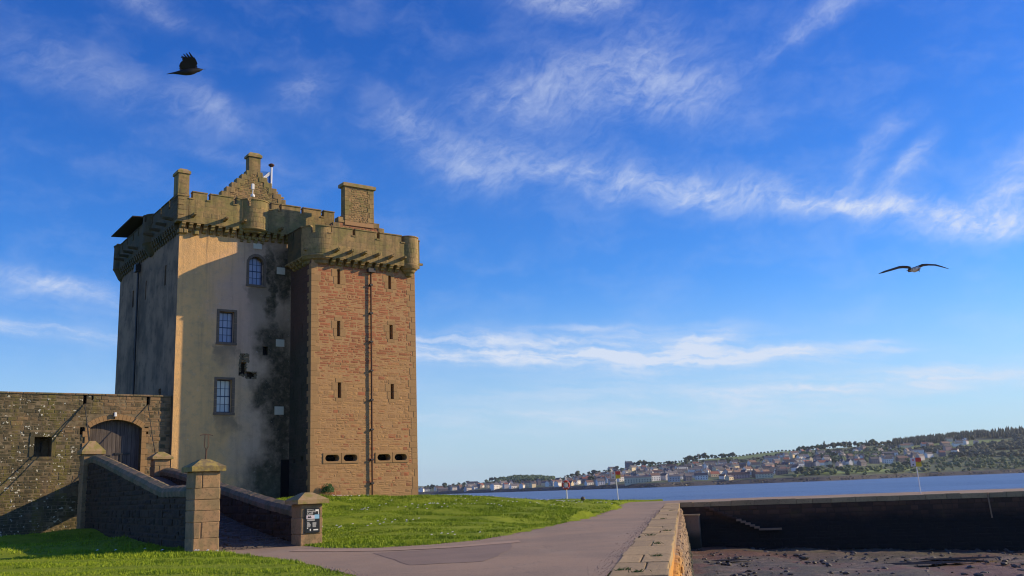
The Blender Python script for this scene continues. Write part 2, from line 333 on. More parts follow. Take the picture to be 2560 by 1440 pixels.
def f_blade(nt):
    P = nt.pos(); r = nt.rnd(); n1 = nt.noise(P, .9, 5, .7); n3 = nt.noise(nt.mapping(P, (1, 2.2, 1)), .9, 4, .7)
    c = nt.mix(r, (.18, .27, .010), (.32, .40, .025)); c = nt.mix(nt.math('MULTIPLY', nt.ramp(n1, .46, .6), .65), c, (.09, .155, .010)); c = nt.mix(nt.math('MULTIPLY', nt.ramp(n3, .56, .7), .5), c, (.31, .33, .03))
    return dict(col=c)
M_blade = material('grass_blade', f_blade, rough=.7, spec=.2)
def f_road(nt):
    P = nt.pos(); n1 = nt.noise(P, .25, 4, .55); n2 = nt.noise(P, 28, 4, .8); n3 = nt.noise(nt.mapping(P, (1, .25, 1)), .9, 5, .65); n4 = nt.noise(P, 3.5, 5, .7)
    c = nt.mix(nt.ramp(n1, .35, .65), (.30, .205, .135), (.215, .155, .11)); c = nt.mix(nt.math('MULTIPLY', nt.ramp(n2, .50, .64), .7), c, (.40, .31, .225)); c = nt.mix(nt.math('MULTIPLY', nt.ramp(n2, .46, .34), .5), c, (.08, .065, .06))
    c = nt.mix(nt.math('MULTIPLY', nt.ramp(n3, .5, .66), .5), c, (.30, .23, .165)); c = nt.mix(nt.math('MULTIPLY', nt.ramp(n4, .55, .7), .35), c, (.10, .08, .07))
    wv = nt.vmath('ADD', P, nt.vmath('MULTIPLY', nt.noise(P, .9, 4, .6, 0, True), (1.3, 1.3, 0)))
    cr = nt.math('MULTIPLY', nt.ramp(nt.voro(wv, .28, 'DISTANCE_TO_EDGE'), .0, .010, 1.0, 0.0), nt.ramp(nt.noise(P, .18, 2, .5), .45, .55)); c = nt.mix(nt.math('MULTIPLY', cr, .3), c, (.08, .065, .055))
    return dict(col=c, h=nt.math('SUBTRACT', n2, cr), bs=.6, bd=.012)
M_road = material('old_asphalt', f_road, rough=.88)
def f_patch(nt):
    P = nt.pos(); n2 = nt.noise(P, 28, 4, .8); n1 = nt.noise(P, .8, 4, .6)
    return dict(col=nt.mix(nt.math('MULTIPLY', nt.ramp(n2, .52, .66), .5), nt.mix(nt.ramp(n1, .3, .7), (.185, .13, .095), (.22, .155, .115)), (.32, .25, .19)), h=n2, bs=.4, bd=.01)
M_patch = material('asphalt_patch', f_patch, rough=.85)
def f_strip(nt):
    P = nt.pos(); n1 = nt.noise(P, 1.2, 4, .6); return dict(col=nt.mix(n1, (.38, .26, .18), (.30, .21, .15)), h=nt.noise(P, 20, 3, .6), bs=.4, bd=.01)
M_strip = material('worn_pink_paving', f_strip)
def f_sett(nt):
    P = nt.pos(); r = nt.rnd(); n = nt.noise(P, 8, 4, .6); return dict(col=nt.mix(nt.math('MULTIPLY', n, .5), nt.mix(r, (.11, .085, .07), (.06, .048, .042)), (.16, .12, .085)), h=n, bs=.5, bd=.02)
M_sett = material('worn_setts', f_sett)
def f_cope(nt):
    P = nt.pos(); r = nt.rnd(); n1 = nt.noise(P, 1.1, 5, .6); n2 = nt.noise(P, 9, 5, .7)
    c = nt.mix(r, (.42, .30, .15), (.31, .225, .12)); c = nt.mix(nt.math('MULTIPLY', nt.ramp(n1, .5, .7), .5), c, (.23, .18, .09)); c = nt.mix(nt.math('MULTIPLY', nt.ramp(n2, .52, .66), .6), c, (.13, .10, .055))
    return dict(col=c, h=n2, bs=.9, bd=.04)
M_cope = material('quay_stone', f_cope)
def f_lichen(nt):
    P = nt.pos(); r = nt.rnd(); n1 = nt.noise(P, .9, 5, .6); n2 = nt.noise(P, 7, 5, .7); x, y, z = nt.sep(P)
    c = nt.mix(r, (.30, .20, .12), (.20, .145, .10)); near = nt.ramp(y, 34, 22); k = nt.math('MULTIPLY', nt.ramp(nt.math('ADD', n1, nt.math('MULTIPLY', near, .2)), .5, .62), near)
    k = nt.math('MULTIPLY', k, nt.ramp(z, -1.9, -.9))
    c = nt.mix(k, c, nt.mix(n2, (.55, .25, .03), (.42, .22, .04))); c = nt.mix(nt.math('MULTIPLY', nt.ramp(n2, .55, .7), .5), c, (.08, .06, .045)); c = nt.mix(nt.ramp(z, -1.9, -2.7), c, (.03, .03, .02))
    return dict(col=c, h=n2, bs=.7, bd=.04)
M_face = material('lichened_quay_rubble', f_lichen)
def f_weed(nt):
    P = nt.pos(); r = nt.rnd(); n1 = nt.noise(P, .6, 5, .6); n2 = nt.noise(P, 7, 5, .7); x, y, z = nt.sep(P)
    c = nt.mix(r, (.11, .055, .03), (.05, .028, .017)); c = nt.mix(nt.math('MULTIPLY', nt.ramp(n1, .55, .7), .5), c, (.075, .055, .015)); c = nt.mix(nt.ramp(nt.math('ADD', z, n1), -.1, -1.3), c, (.006, .006, .006))
    return dict(col=c, h=n2, bs=.6, bd=.04)
M_weed = material('seaweed_dark_rubble', f_weed)
def f_bed(nt):
    P = nt.pos(); n1 = nt.noise(P, .35, 6, .7); n2 = nt.noise(P, 3, 6, .75); n3 = nt.noise(nt.mapping(P, (.35, 1, 1)), 1.2, 6, .75)
    c = nt.mix(nt.ramp(n1, .4, .6), (.135, .098, .055), (.085, .075, .032)); c = nt.mix(nt.math('MULTIPLY', nt.ramp(n2, .5, .65), .8), c, (.022, .018, .012)); c = nt.mix(nt.math('MULTIPLY', nt.ramp(n3, .55, .64), .75), c, (.26, .20, .15))
    c = nt.mix(nt.math('MULTIPLY', nt.ramp(nt.noise(P, .15, 3, .5), .48, .58), .6), c, (.15, .06, .03))
    return dict(col=c, h=nt.math('ADD', n2, n3), bs=1, bd=.15)
M_bed = material('weedy_mud', f_bed, rough=.6)
def f_rock(nt):
    P = nt.pos(); r = nt.rnd(); n = nt.noise(P, 5, 5, .7); return dict(col=nt.mix(nt.math('MULTIPLY', n, .8), nt.mix(r, (.02, .02, .014), (.06, .055, .045)), (.12, .10, .08)), h=n, bs=.6, bd=.05)
M_rock = material('wet_rock', f_rock, rough=.6)
M_puddle = material('puddle_water', None, (.05, .06, .09), .06)
def f_sea(nt):
    P = nt.pos(); n1 = nt.noise(nt.mapping(P, (.35, 1, 1)), .8, 5, .7); n2 = nt.noise(nt.mapping(P, (.3, 1, 1)), .05, 4, .6)
    c = nt.mix(nt.ramp(nt.noise(nt.mapping(P, (.12, .6, 1)), .05, 6, .7), .4, .6), (.03, .055, .145), (.075, .115, .23)); c = nt.mix(nt.math('MULTIPLY', nt.ramp(nt.noise(nt.mapping(P, (.06, .25, 1)), .4, 3, .7), .62, .72), .5), c, (.22, .27, .38))  # paler streaks paint ripple glints into the water colour
    return dict(col=c, h=nt.math('ADD', n1, nt.math('MULTIPLY', n2, 3)), bs=.9, bd=.5)
M_sea = material('sea_water', f_sea, rough=.32, spec=.35)
M_foam = material('foam', None, (.7, .75, .8), .6)
M_iron = material('black_iron', None, (.012, .012, .013), .5)
M_rust = material('rusty_iron', lambda nt: dict(col=nt.mix(nt.noise(nt.pos(), 9, 3, .6), (.12, .045, .02), (.05, .022, .012))), rough=.8)
M_frame = material('window_paint', None, (.015, .03, .085), .4)
M_pane = material('window_glass', lambda nt: dict(col=nt.mix(nt.rnd(), (.24, .25, .36), (.36, .36, .46))), rough=.12, spec=.6)  # sky reflection painted into the pane colour, likewise in the pale glass
M_pane2 = material('window_glass_pale', lambda nt: dict(col=nt.mix(nt.rnd(), (.40, .43, .44), (.62, .62, .58))), rough=.15, spec=.6)
M_margin = material('window_margin', lambda nt: dict(col=nt.mix(nt.noise(nt.pos(), 2.5, 5, .6), (.22, .155, .10), (.11, .085, .07)), h=nt.noise(nt.pos(), 12, 4, .6), bs=.4, bd=.02))
M_plaque = material('pale_plaque', lambda nt: dict(col=nt.mix(nt.noise(nt.pos(), 6, 3, .5), (.50, .48, .38), (.60, .57, .46))), rough=.8)
M_black = material('dark_void', None, (.004, .004, .004), 1.0)
M_white = material('white_paint', None, (.78, .78, .76), .5)
M_redp = material('red_plastic', lambda nt: dict(col=nt.mix(nt.noise(nt.pos(), 6, 3, .5), (.62, .07, .03), (.5, .05, .03))), rough=.45)
M_signred = material('sign_red', None, (.65, .06, .03), .5)
M_signyel = material('sign_yellow', None, (.72, .50, .02), .5)
M_signpink = material('sign_white', None, (.70, .62, .58), .5)
M_metal = material('galvanised_steel', None, (.5, .52, .55), .4, .6)
M_slate = material('slate', lambda nt: dict(col=nt.mix(nt.rnd(), (.035, .035, .045), (.06, .058, .07))), rough=.7)
M_felt = material('roof_felt', None, (.012, .012, .018), .8)
M_flagb = material('flag_blue', None, (.02, .13, .45), .8)
def f_door(nt):
    P = castle_pos(nt); r = nt.rnd(); n = nt.noise(nt.mapping(P, (6, 6, .4)), 2, 5, .7); return dict(col=nt.mix(nt.ramp(n, .35, .7), nt.mix(r, (.05, .04, .04), (.08, .065, .06)), (.14, .115, .10)), h=n, bs=.4, bd=.01)
M_door = material('weathered_oak', f_door)
M_plank = material('bridge_timber', lambda nt: dict(col=nt.mix(nt.rnd(), (.10, .075, .055), (.06, .045, .035))))
M_signblk = material('sign_black', None, (.012, .013, .014), .35)
M_signtxt = material('sign_print', None, (.75, .75, .72), .5)
M_signsky = material('sign_picture_sky', None, (.25, .50, .70), .5)
M_signland = material('sign_picture_pale', None, (.62, .55, .60), .5)
M_bush = material('shrub_leaf', lambda nt: dict(col=nt.mix(nt.rnd(), (.02, .07, .012), (.05, .13, .02))), rough=.6)
M_crow = material('crow_feather', None, (.006, .006, .008), .6)
M_gullw = material('gull_wing', None, (.09, .095, .13), .7)
M_gullb = material('gull_body', lambda nt: dict(col=nt.mix(nt.ramp(nt.noise(nt.pos(), 14, 3, .6), .4, .6), (.85, .82, .76), (.5, .45, .38))), rough=.8)

# ------------------------------------------------------------------ wall builders
def panel(mb, M, s0, s1, z0, z1, holes=(), back=True):
    S = sorted({s0, s1, *[h[0] for h in holes], *[h[1] for h in holes]}); Z = sorted({z0, z1, *[h[2] for h in holes], *[h[3] for h in holes]})
    S = [s for s in S if s0 <= s <= s1]; Z = [z for z in Z if z0 <= z <= z1]
    for i in range(len(S) - 1):
        for j in range(len(Z) - 1):
            cx, cz = (S[i] + S[i + 1]) / 2, (Z[j] + Z[j + 1]) / 2
            if any(h[0] < cx < h[1] and h[2] < cz < h[3] for h in holes): continue
            mb.add([M(S[i], Z[j], 0), M(S[i + 1], Z[j], 0), M(S[i + 1], Z[j + 1], 0), M(S[i], Z[j + 1], 0)], [(0, 1, 2, 3)])
    for (a, b, c, d, dep) in holes:
        P = [(a, c), (b, c), (b, d), (a, d)]
        for k in range(4):
            p, r_ = P[k], P[(k + 1) % 4]; mb.add([M(*p, 0), M(*r_, 0), M(*r_, dep), M(*p, dep)], [(0, 1, 2, 3)])
        if back: mb.add([M(*p, dep) for p in P], [(0, 1, 2, 3)])
def stone_protos(mat, n=10, seed=1):
    rs = random.Random(seed); out = []
    for k in range(n):
        m = MB(); j = lambda a: rs.uniform(-a, a)
        base = [(-.5, -.5), (0, -.5), (.5, -.5), (.5, 0), (.5, .5), (0, .5), (-.5, .5), (-.5, 0)]
        def ring(d, ins, jit): return [(x * (1 - ins) + j(jit), d, z * (1 - ins * 1.6) + j(jit * 1.3)) for x, z in base]
        r0 = [(x, .5, z) for x, z in base]; r1 = ring(-.15, .015, .022); r2 = ring(-.5 + rs.uniform(0, .2), .09, .03)
        c = [(j(.1), -.5 + rs.uniform(-.15, .1), j(.1))]
        v = r0 + r1 + r2 + c; f = []
        for q in (0, 8):
            for i in range(8): f.append((q + i, q + (i + 1) % 8, q + 8 + (i + 1) % 8, q + 8 + i))
        for i in range(8): f.append((16 + i, 16 + (i + 1) % 8, 24))
        m.add(v, f); out.append(m.mesh('stone', mat))
    return out
def courses(s0, s1, z0, z1, hr, wr, rs, holes=(), top=None, tooth=None):
    """irregular squared rubble: list of (s, z, w, h)"""
    out = []; z = z0
    while z < z1 - .04:
        h = rs.uniform(*hr) if rs.random() < .75 else rs.uniform(hr[0], hr[0] * 1.3)
        if z + h > z1 - hr[0] * .6: h = z1 - z
        ivs = [(s0, s1)]
        for (a, b, c, d) in holes:
            if c < z + h - .015 and d > z + .015:
                n = []
                for (p, q_) in ivs:
                    if b <= p or a >= q_: n.append((p, q_)); continue
                    if a > p: n.append((p, a))
                    if b < q_: n.append((b, q_))
                ivs = n
        for (p, q_) in ivs:
            s = p
            while s < q_ - .03:
                w_ = rs.uniform(*wr)
                if rs.random() < .2: w_ *= .55
                if s + w_ > q_ - wr[0] * .6: w_ = q_ - s
                if top and z + h * .6 > top(s + w_ / 2): s += w_; continue
                if h > hr[0] * 1.5 and rs.random() < .35:
                    k = rs.uniform(.35, .65); out += [(s, z, w_, h * k), (s, z + h * k, w_, h * (1 - k))]
                elif rs.random() < .12 and h > hr[0] * 1.3:
                    out += [(s, z, w_ * .5, h), (s + w_ * .5, z, w_ * .5, h)]
                else: out.append((s, z, w_, h))
                s += w_
        z += h
    return out
def lay(rects, M, protos, parent, mat, depth=.08, joint=.022, limit=290, rs=random, off=(0, 0, 0), proud=(.01, .03), left=False, name='stone', restname='rubble_masonry'):
    rects = sorted(rects, key=lambda r: -r[2] * r[3]); rest = MB()
    for i, (s, z, w_, h) in enumerate(rects):
        if w_ < joint * 2 or h < joint * 1.8: continue
        me = rs.choice(protos); pr = rs.uniform(*proud)
        c = Vector(M(s + w_ / 2, z + h / 2, depth / 2 - pr)) - Vector(off); sc = (w_ - joint, depth, h - joint)
        rot = (0, 0, 0) if not left else (0, 0, -math.pi / 2)
        fl = rs.choice((1, -1))
        if i < limit:
            inst(name, me, parent, c, (sc[0] * fl, sc[1], sc[2] * rs.choice((1, -1))), rot)
        else:
            ca, sa = math.cos(rot[2]), math.sin(rot[2]); V = []
            for p in me.vertices:
                x, y, zz = p.co.x * sc[0] * fl, p.co.y * sc[1], p.co.z * sc[2]; V.append((c.x + x * ca - y * sa, c.y + x * sa + y * ca, c.z + zz))
            rest.add(V, [tuple(f.vertices) for f in me.polygons])
    if rest.v:
        o = rest.build(restname, mat, parent); tag(o, kind='stuff')

# ------------------------------------------------------------------ CASTLE
castle = empty('castle', (AX, AY, 0), CA)
tag(castle, 'tall stone tower house with crenellated parapets, stepped gables and a red sandstone wing', 'castle')
HM, HB = 19.80, 17.92        # main parapet top, base
WU0, WU1, WV = 7.03, 14.19, -3.13
GZ = 1.0
W1 = (4.30, 5.22, 14.52, 16.3); W2 = (2.54, 3.44, 10.82, 12.68); W3 = (2.50, 3.40, 6.64, 8.58)
mb = MB(); F0 = FRONT(0.0); L0 = LEFT(0.0)
small = (5.26, 5.60, 10.17, 10.70)
panel(mb, F0, 0, WU0, GZ, HB, [(*W1[:4], .42), (*W2, .42), (*W3, .42), (*small, .35), (4.22, 4.90, 8.68, 9.12, .4), (3.78, 4.26, 8.85, 9.68, .3), (3.84, 4.42, 9.68, 10.2, .12)], back=True)
# upper part of front wall continues behind the wing
panel(mb, F0, WU0, 9.3, GZ, HB)
panel(mb, FRONT(13.93), 0, 9.3, GZ, HB); panel(mb, LEFT(9.3), 0, 13.93, GZ, HB)
mb.add([(0, 0, HB), (9.3, 0, HB), (9.3, 13.93, HB), (0, 13.93, HB)], [(0, 1, 2, 3)])
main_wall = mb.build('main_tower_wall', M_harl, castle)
lw = [(2.45, 2.78, 14.55, 15.8), (6.85, 7.12, 14.45, 15.7), (9.95, 10.3, 14.5, 15.65), (9.1, 9.45, 10.8, 12.25), (2.6, 3.1, 7.7, 8.25)]
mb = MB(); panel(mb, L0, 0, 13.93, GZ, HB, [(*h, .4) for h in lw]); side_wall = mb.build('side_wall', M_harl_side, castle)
for h in lw:
    m = MB(); m.box((.12, h[0] + .004, h[2] + .004), (.38, h[1] - .004, h[3] - .004)); m.build('narrow_window', M_black, castle)
m = MB(); m.box((small[0] + .01, .25, small[2] + .01), (small[1] - .01, .34, small[3] - .01)); m.build('narrow_window', M_black, castle)
# robbed scar in the render : irregular hollow with rough stones
rs = random.Random(3)
SCAR = stone_protos(M_dmortar, 4, 77)
for k in range(46):
    e_ = rs.choice(((3.86, 8.9, 3.86, 9.62), (4.24, 9.1, 4.24, 9.62), (4.22, 8.76, 4.84, 8.76), (4.24, 9.1, 4.84, 9.1), (4.84, 8.76, 4.84, 9.1), (3.9, 10.12, 4.36, 10.12), (3.88, 9.62, 3.9, 10.12), (4.36, 9.62, 4.36, 10.12), (3.86, 8.9, 4.22, 8.85)))
    t_ = rs.random(); q0 = rs.uniform(.10, .2); inst('stone', SCAR[k % 4], main_wall, (e_[0] + (e_[2] - e_[0]) * t_ + rs.uniform(-.03, .03), .05, e_[1] + (e_[3] - e_[1]) * t_ + rs.uniform(-.03, .03)), (q0, .13, q0 * rs.uniform(.5, 1)), (0, rs.uniform(-.6, .6), 0))
for k in range(9): q0 = rs.uniform(.12, .22); inst('stone', SCAR[k % 4], main_wall, (rs.uniform(3.95, 4.3), .07, rs.uniform(9.66, 10.08)), (q0, .1, q0 * .6), (0, rs.uniform(-.2, .2), 0))
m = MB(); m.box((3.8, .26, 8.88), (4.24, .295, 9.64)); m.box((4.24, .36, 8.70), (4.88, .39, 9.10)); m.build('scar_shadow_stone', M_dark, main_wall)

def sash(W, arched, pane_mat, nrow, ncol, split):
    a, b, c, d = W; cx = (a + b) / 2; y = .30
    fr = MB(); t = .05
    top = d
    def arch(r, n=14, z0=None): return [(cx + r * math.cos(math.pi * k / n), z0 + r * math.sin(math.pi * k / n) * 1.0) for k in range(n + 1)]
    spring = d - (b - a) / 2
    # outer frame
    fr.box((a, y, c), (a + t, y + .06, d)); fr.box((b - t, y, c), (b, y + .06, d)); fr.box((a + t, y, c), (b - t, y + .06, c + t + .02)); fr.box((a + t, y, d - t), (b - t, y + .06, d))
    win = fr.build('window', M_frame, castle)
    # bars
    h = d - c; cw = (b - a - 2 * t) / ncol
    for i in range(1, ncol):
        m = MB(); x_ = a + t + i * cw; m.box((x_ - .014, y + .005, c + t), (x_ + .014, y + .05, d - t)); m.build('glazing_bar', M_frame, win)
    for j in range(1, nrow):
        z_ = c + t + (h - 2 * t) * j / nrow; th = .028 if j == split else .013
        m = MB(); m.box((a + t, y + .002 if j == split else y + .008, z_ - th), (b - t, y + .045, z_ + th)); m.build('glazing_bar', M_frame, win)
    rh = (h - 2 * t) / nrow
    for i in range(ncol):
        for j in range(nrow):
            if arched and j == nrow - 1 and i != 1:
                x0 = a + t + i * cw; z0 = c + t + j * rh
                pts = [(x0, z0), (x0 + cw, z0), (x0 + cw, z0 + rh * (.92 if i == 0 else .35)), (x0 + cw * .5, z0 + rh * .72), (x0, z0 + rh * (.35 if i == 0 else .92))]
                m = MB().prism(pts, F0, y + .03, y + .036)
            else:
                m = MB(); m.box((a + t + i * cw, y + .03, c + t + j * rh), (a + t + (i + 1) * cw, y + .036, c + t + (j + 1) * rh))
            m.build('pane', pane_mat, win)
    # margin stones, proud of the harl
    mw_ = .17; e = -.022
    if not arched:
        o = MB(); o.cbox((a - mw_, e, d), (b + mw_, .1, d + .14), .01); o.build('lintel', M_margin, win)
    else:
        n = 9; r0 = (b - a) / 2; zc = spring
        for k in range(n):
            t0, t1 = math.pi * k / n, math.pi * (k + 1) / n; o = MB(); g = .008
            pts = [(cx + r0 * math.cos(t0 + g), zc + r0 * math.sin(t0 + g)), (cx + (r0 + mw_) * math.cos(t0 + g), zc + (r0 + mw_) * math.sin(t0 + g)), (cx + (r0 + mw_) * math.cos(t1 - g), zc + (r0 + mw_) * math.sin(t1 - g)), (cx + r0 * math.cos(t1 - g), zc + r0 * math.sin(t1 - g))]
            o.prism(pts, F0, e, .12); o.build('voussoir', M_margin, win)
        # spandrels fill the square hole above the arch
        for sgn in (-1, 1):
            pts = [(cx + sgn * r0, zc), (cx + sgn * r0, d), (cx, d)] + [(cx + sgn * r0 * math.cos(math.pi / 2 - math.pi / 2 * k / 6), zc + r0 * math.sin(math.pi / 2 - math.pi / 2 * k / 6)) for k in range(1, 6)]
            MB().prism(pts, F0, .003, .28).build('spandrel', M_margin, win)
    zt = d if not arched else spring; zz = c; k = 0
    while zz < zt - .05:
        hh = min(random.uniform(.34, .5), zt - zz)
        if zt - zz - hh < .15: hh = zt - zz
        for (x0, x1) in ((a - mw_, a), (b, b + mw_)):
            o = MB(); o.box((x0, e, zz + .006), (x1, .1, zz + hh - .006)); o.build('jamb_stone', M_margin, win)
        zz += hh
    o = MB(); o.cbox((a - mw_ - .02, -.06, c - .15), (b + mw_ + .02, .3, c - .005), .01); o.build('sill', M_margin, win)
sash(W1, True, M_pane, 4, 3, 2); sash(W2, False, M_pane, 4, 3, 2); sash(W3, False, M_pane2, 4, 3, 2)
for (a, b, c, d) in ((4.53, 5.08, 16.80, 17.15), (6.08, 6.62, 15.33, 15.77), (6.09, 6.63, 10.74, 11.19), (6.06, 6.64, 6.55, 7.05)):
    m = MB(); m.cbox((a, -.035, c), (b, .02, d), .008); m.build('stone_plaque', M_plaque, castle)

# --- ashlar face: blocks as stones
ASH = stone_protos(M_ashlar, 8, 5); ASHD = stone_protos(M_ashdk, 8, 5)
def ashlar_blocks(mbw, M, s0, s1, z0, z1, holes=(), parent=None, left=False, seed=0, limit=60, mat=None):
    r_ = random.Random(seed); out = []; z = z0; k = 0
    while z < z1 - .05:
        h = r_.uniform(.26, .36)
        if z1 - z - h < .15: h = z1 - z
        s = s0
        while s < s1 - .05:
            w_ = r_.uniform(.45, .95)
            if s + w_ > s1 - .25: w_ = s1 - s
            out.append((s, z, w_, h)); s += w_
        z += h
    lay(out, M, ASHD if mat is M_ashdk else ASH, parent, mat or M_ashlar, .05, .008, limit, r_, proud=(.004, .010), left=left, name='ashlar_block', restname='ashlar_facing')
def parapet(M, s0, s1, zb, zt, slots, dz=.50, sw=.2, left=False, seed=0, th=.38, blocks=True):
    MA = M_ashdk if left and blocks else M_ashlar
    """crenellated wall: lower wall + merlons with cope stones"""
    m = MB(); zc = zt - dz
    def bx(m, a, b, c, d, d0=0.0, d1=th):
        P = [M(a, c, d0), M(b, c, d0), M(b, c, d1), M(a, c, d1), M(a, d, d0), M(b, d, d0), M(b, d, d1), M(a, d, d1)]
        m.add(P, [(0, 3, 2, 1), (4, 5, 6, 7), (0, 1, 5, 4), (1, 2, 6, 5), (2, 3, 7, 6), (3, 0, 4, 7)])
    bx(m, s0, s1, zb, zc); pw = m.build('parapet_wall', MA, castle)
    if blocks: ashlar_blocks(None, M, s0 + .01, s1 - .01, zb + .02, zc, parent=pw, left=left, seed=seed, mat=MA)
    ed = [s0] + [x for s in slots for x in (s - sw / 2, s + sw / 2)] + [s1]
    for i in range(0, len(ed), 2):
        a, b = ed[i], ed[i + 1]
        if b - a < .03: continue
        m = MB(); bx(m, a, b, zc + .002, zt - .09); me = m.build('merlon', MA, castle)
        m = MB(); P = [M(a - .02, zt - .09, -.045), M(b + .02, zt - .09, -.045), M(b + .02, zt - .09, th + .04), M(a - .02, zt - .09, th + .04),
                       M(a - .02, zt - .03, -.045), M(b + .02, zt - .03, -.045), M(b + .02, zt - .03, th + .04), M(a - .02, zt - .03, th + .04), M(a, zt + .02, .1), M(b, zt + .02, .1), M(b, zt + .02, th - .1), M(a, zt + .02, th - .1)]
        m.add(P, [(0, 3, 2, 1), (0, 1, 5, 4), (1, 2, 6, 5), (2, 3, 7, 6), (3, 0, 4, 7), (4, 5, 9, 8), (5, 6, 10, 9), (6, 7, 11, 10), (7, 4, 8, 11), (8, 9, 10, 11)])
        m.build('cope_stone', MA, me)
    for s in slots:
        m = MB(); bx(m, s - sw / 2 - .04, s + sw / 2 + .04, zc - .05, zc + .03, -.05, th * .8); m.build('crenel_sill', MA, castle)
PF = FRONT(-.5); PL = LEFT(-.3)
parapet(PF, .36, 3.62, HB, HM, [.48, 1.54, 3.15], seed=1)
parapet(PF, 5.28, 9.76, HB, HM, [5.38, 6.05, 7.52, 8.93], seed=2)
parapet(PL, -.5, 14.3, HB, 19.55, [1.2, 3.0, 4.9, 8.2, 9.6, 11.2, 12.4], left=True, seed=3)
parapet(FRONT(13.95), -.3, 9.76, HB, HM, [1.5, 4, 6.5, 8], seed=4, blocks=False)
parapet(LEFT(9.38), -.1, 13.9, HB, HM, [3, 6, 9, 12], left=True, seed=5, blocks=False)
# corbel course + corbels
def corbel_mesh(w_, d, h, mat=None):
    m = MB(); prof = [(0, 0), (-d * .35, h * .12), (-d * .45, h * .38), (-d * .75, h * .45), (-d * .85, h * .72), (-d, h * .78), (-d, h), (0, h)]
    v = [(-w_ / 2, y, z) for y, z in prof] + [(w_ / 2, y, z) for y, z in prof]; n = len(prof)
    m.add(v, [tuple(range(n)), tuple(range(2 * n - 1, n - 1, -1))] + [(i, n + i, n + (i + 1) % n, (i + 1) % n) for i in range(n)])
    return m.mesh('corbel', mat or M_ashlar)
def spout_mesh(mat=None):
    m = MB(); L = .62
    m.add([(-.09, 0, -.08), (.09, 0, -.08), (.09, 0, .10), (-.09, 0, .10), (-.07, -L, -.03), (.07, -L, -.03), (.07, -L, .10), (-.07, -L, .10),
           (-.04, -L, .10), (.04, -L, .10), (.04, -L, .03), (-.04, -L, .03), (-.04, -.02, .12), (.04, -.02, .12), (.04, -.02, .05), (-.04, -.02, .05)],
          [(0, 1, 5, 4), (0, 4, 7, 3), (1, 2, 6, 5), (4, 5, 10, 11), (4, 11, 8, 7), (5, 6, 9, 10), (7, 8, 12, 3), (9, 6, 2, 13), (8, 11, 15, 12), (11, 10, 14, 15), (10, 9, 13, 14)])
    return m.mesh('waterspout', mat or M_ashlar)
CORB = corbel_mesh(.22, .48, .5); CORBL = corbel_mesh(.24, .28, .62, M_ashdk); CORBW = corbel_mesh(.24, .48, .42); SPOUT = spout_mesh(); SPOUTD = spout_mesh(M_ashdk)
m = MB(); m.box((-.3, -.5, HB - .10), (9.76, 0, HB - .002)); m.build('corbel_table', M_ashlar, castle)
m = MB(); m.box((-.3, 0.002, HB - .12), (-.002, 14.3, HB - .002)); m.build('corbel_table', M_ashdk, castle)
s = .12
while s < 7.0:
    inst('corbel', CORB, castle, (s, 0, HB - .6)); s += .435
s = .3
while s < 14:
    inst('corbel', CORBL, castle, (0, s, HB - .74), (1, 1.05, 1), (0, 0, -math.pi / 2)); s += .47
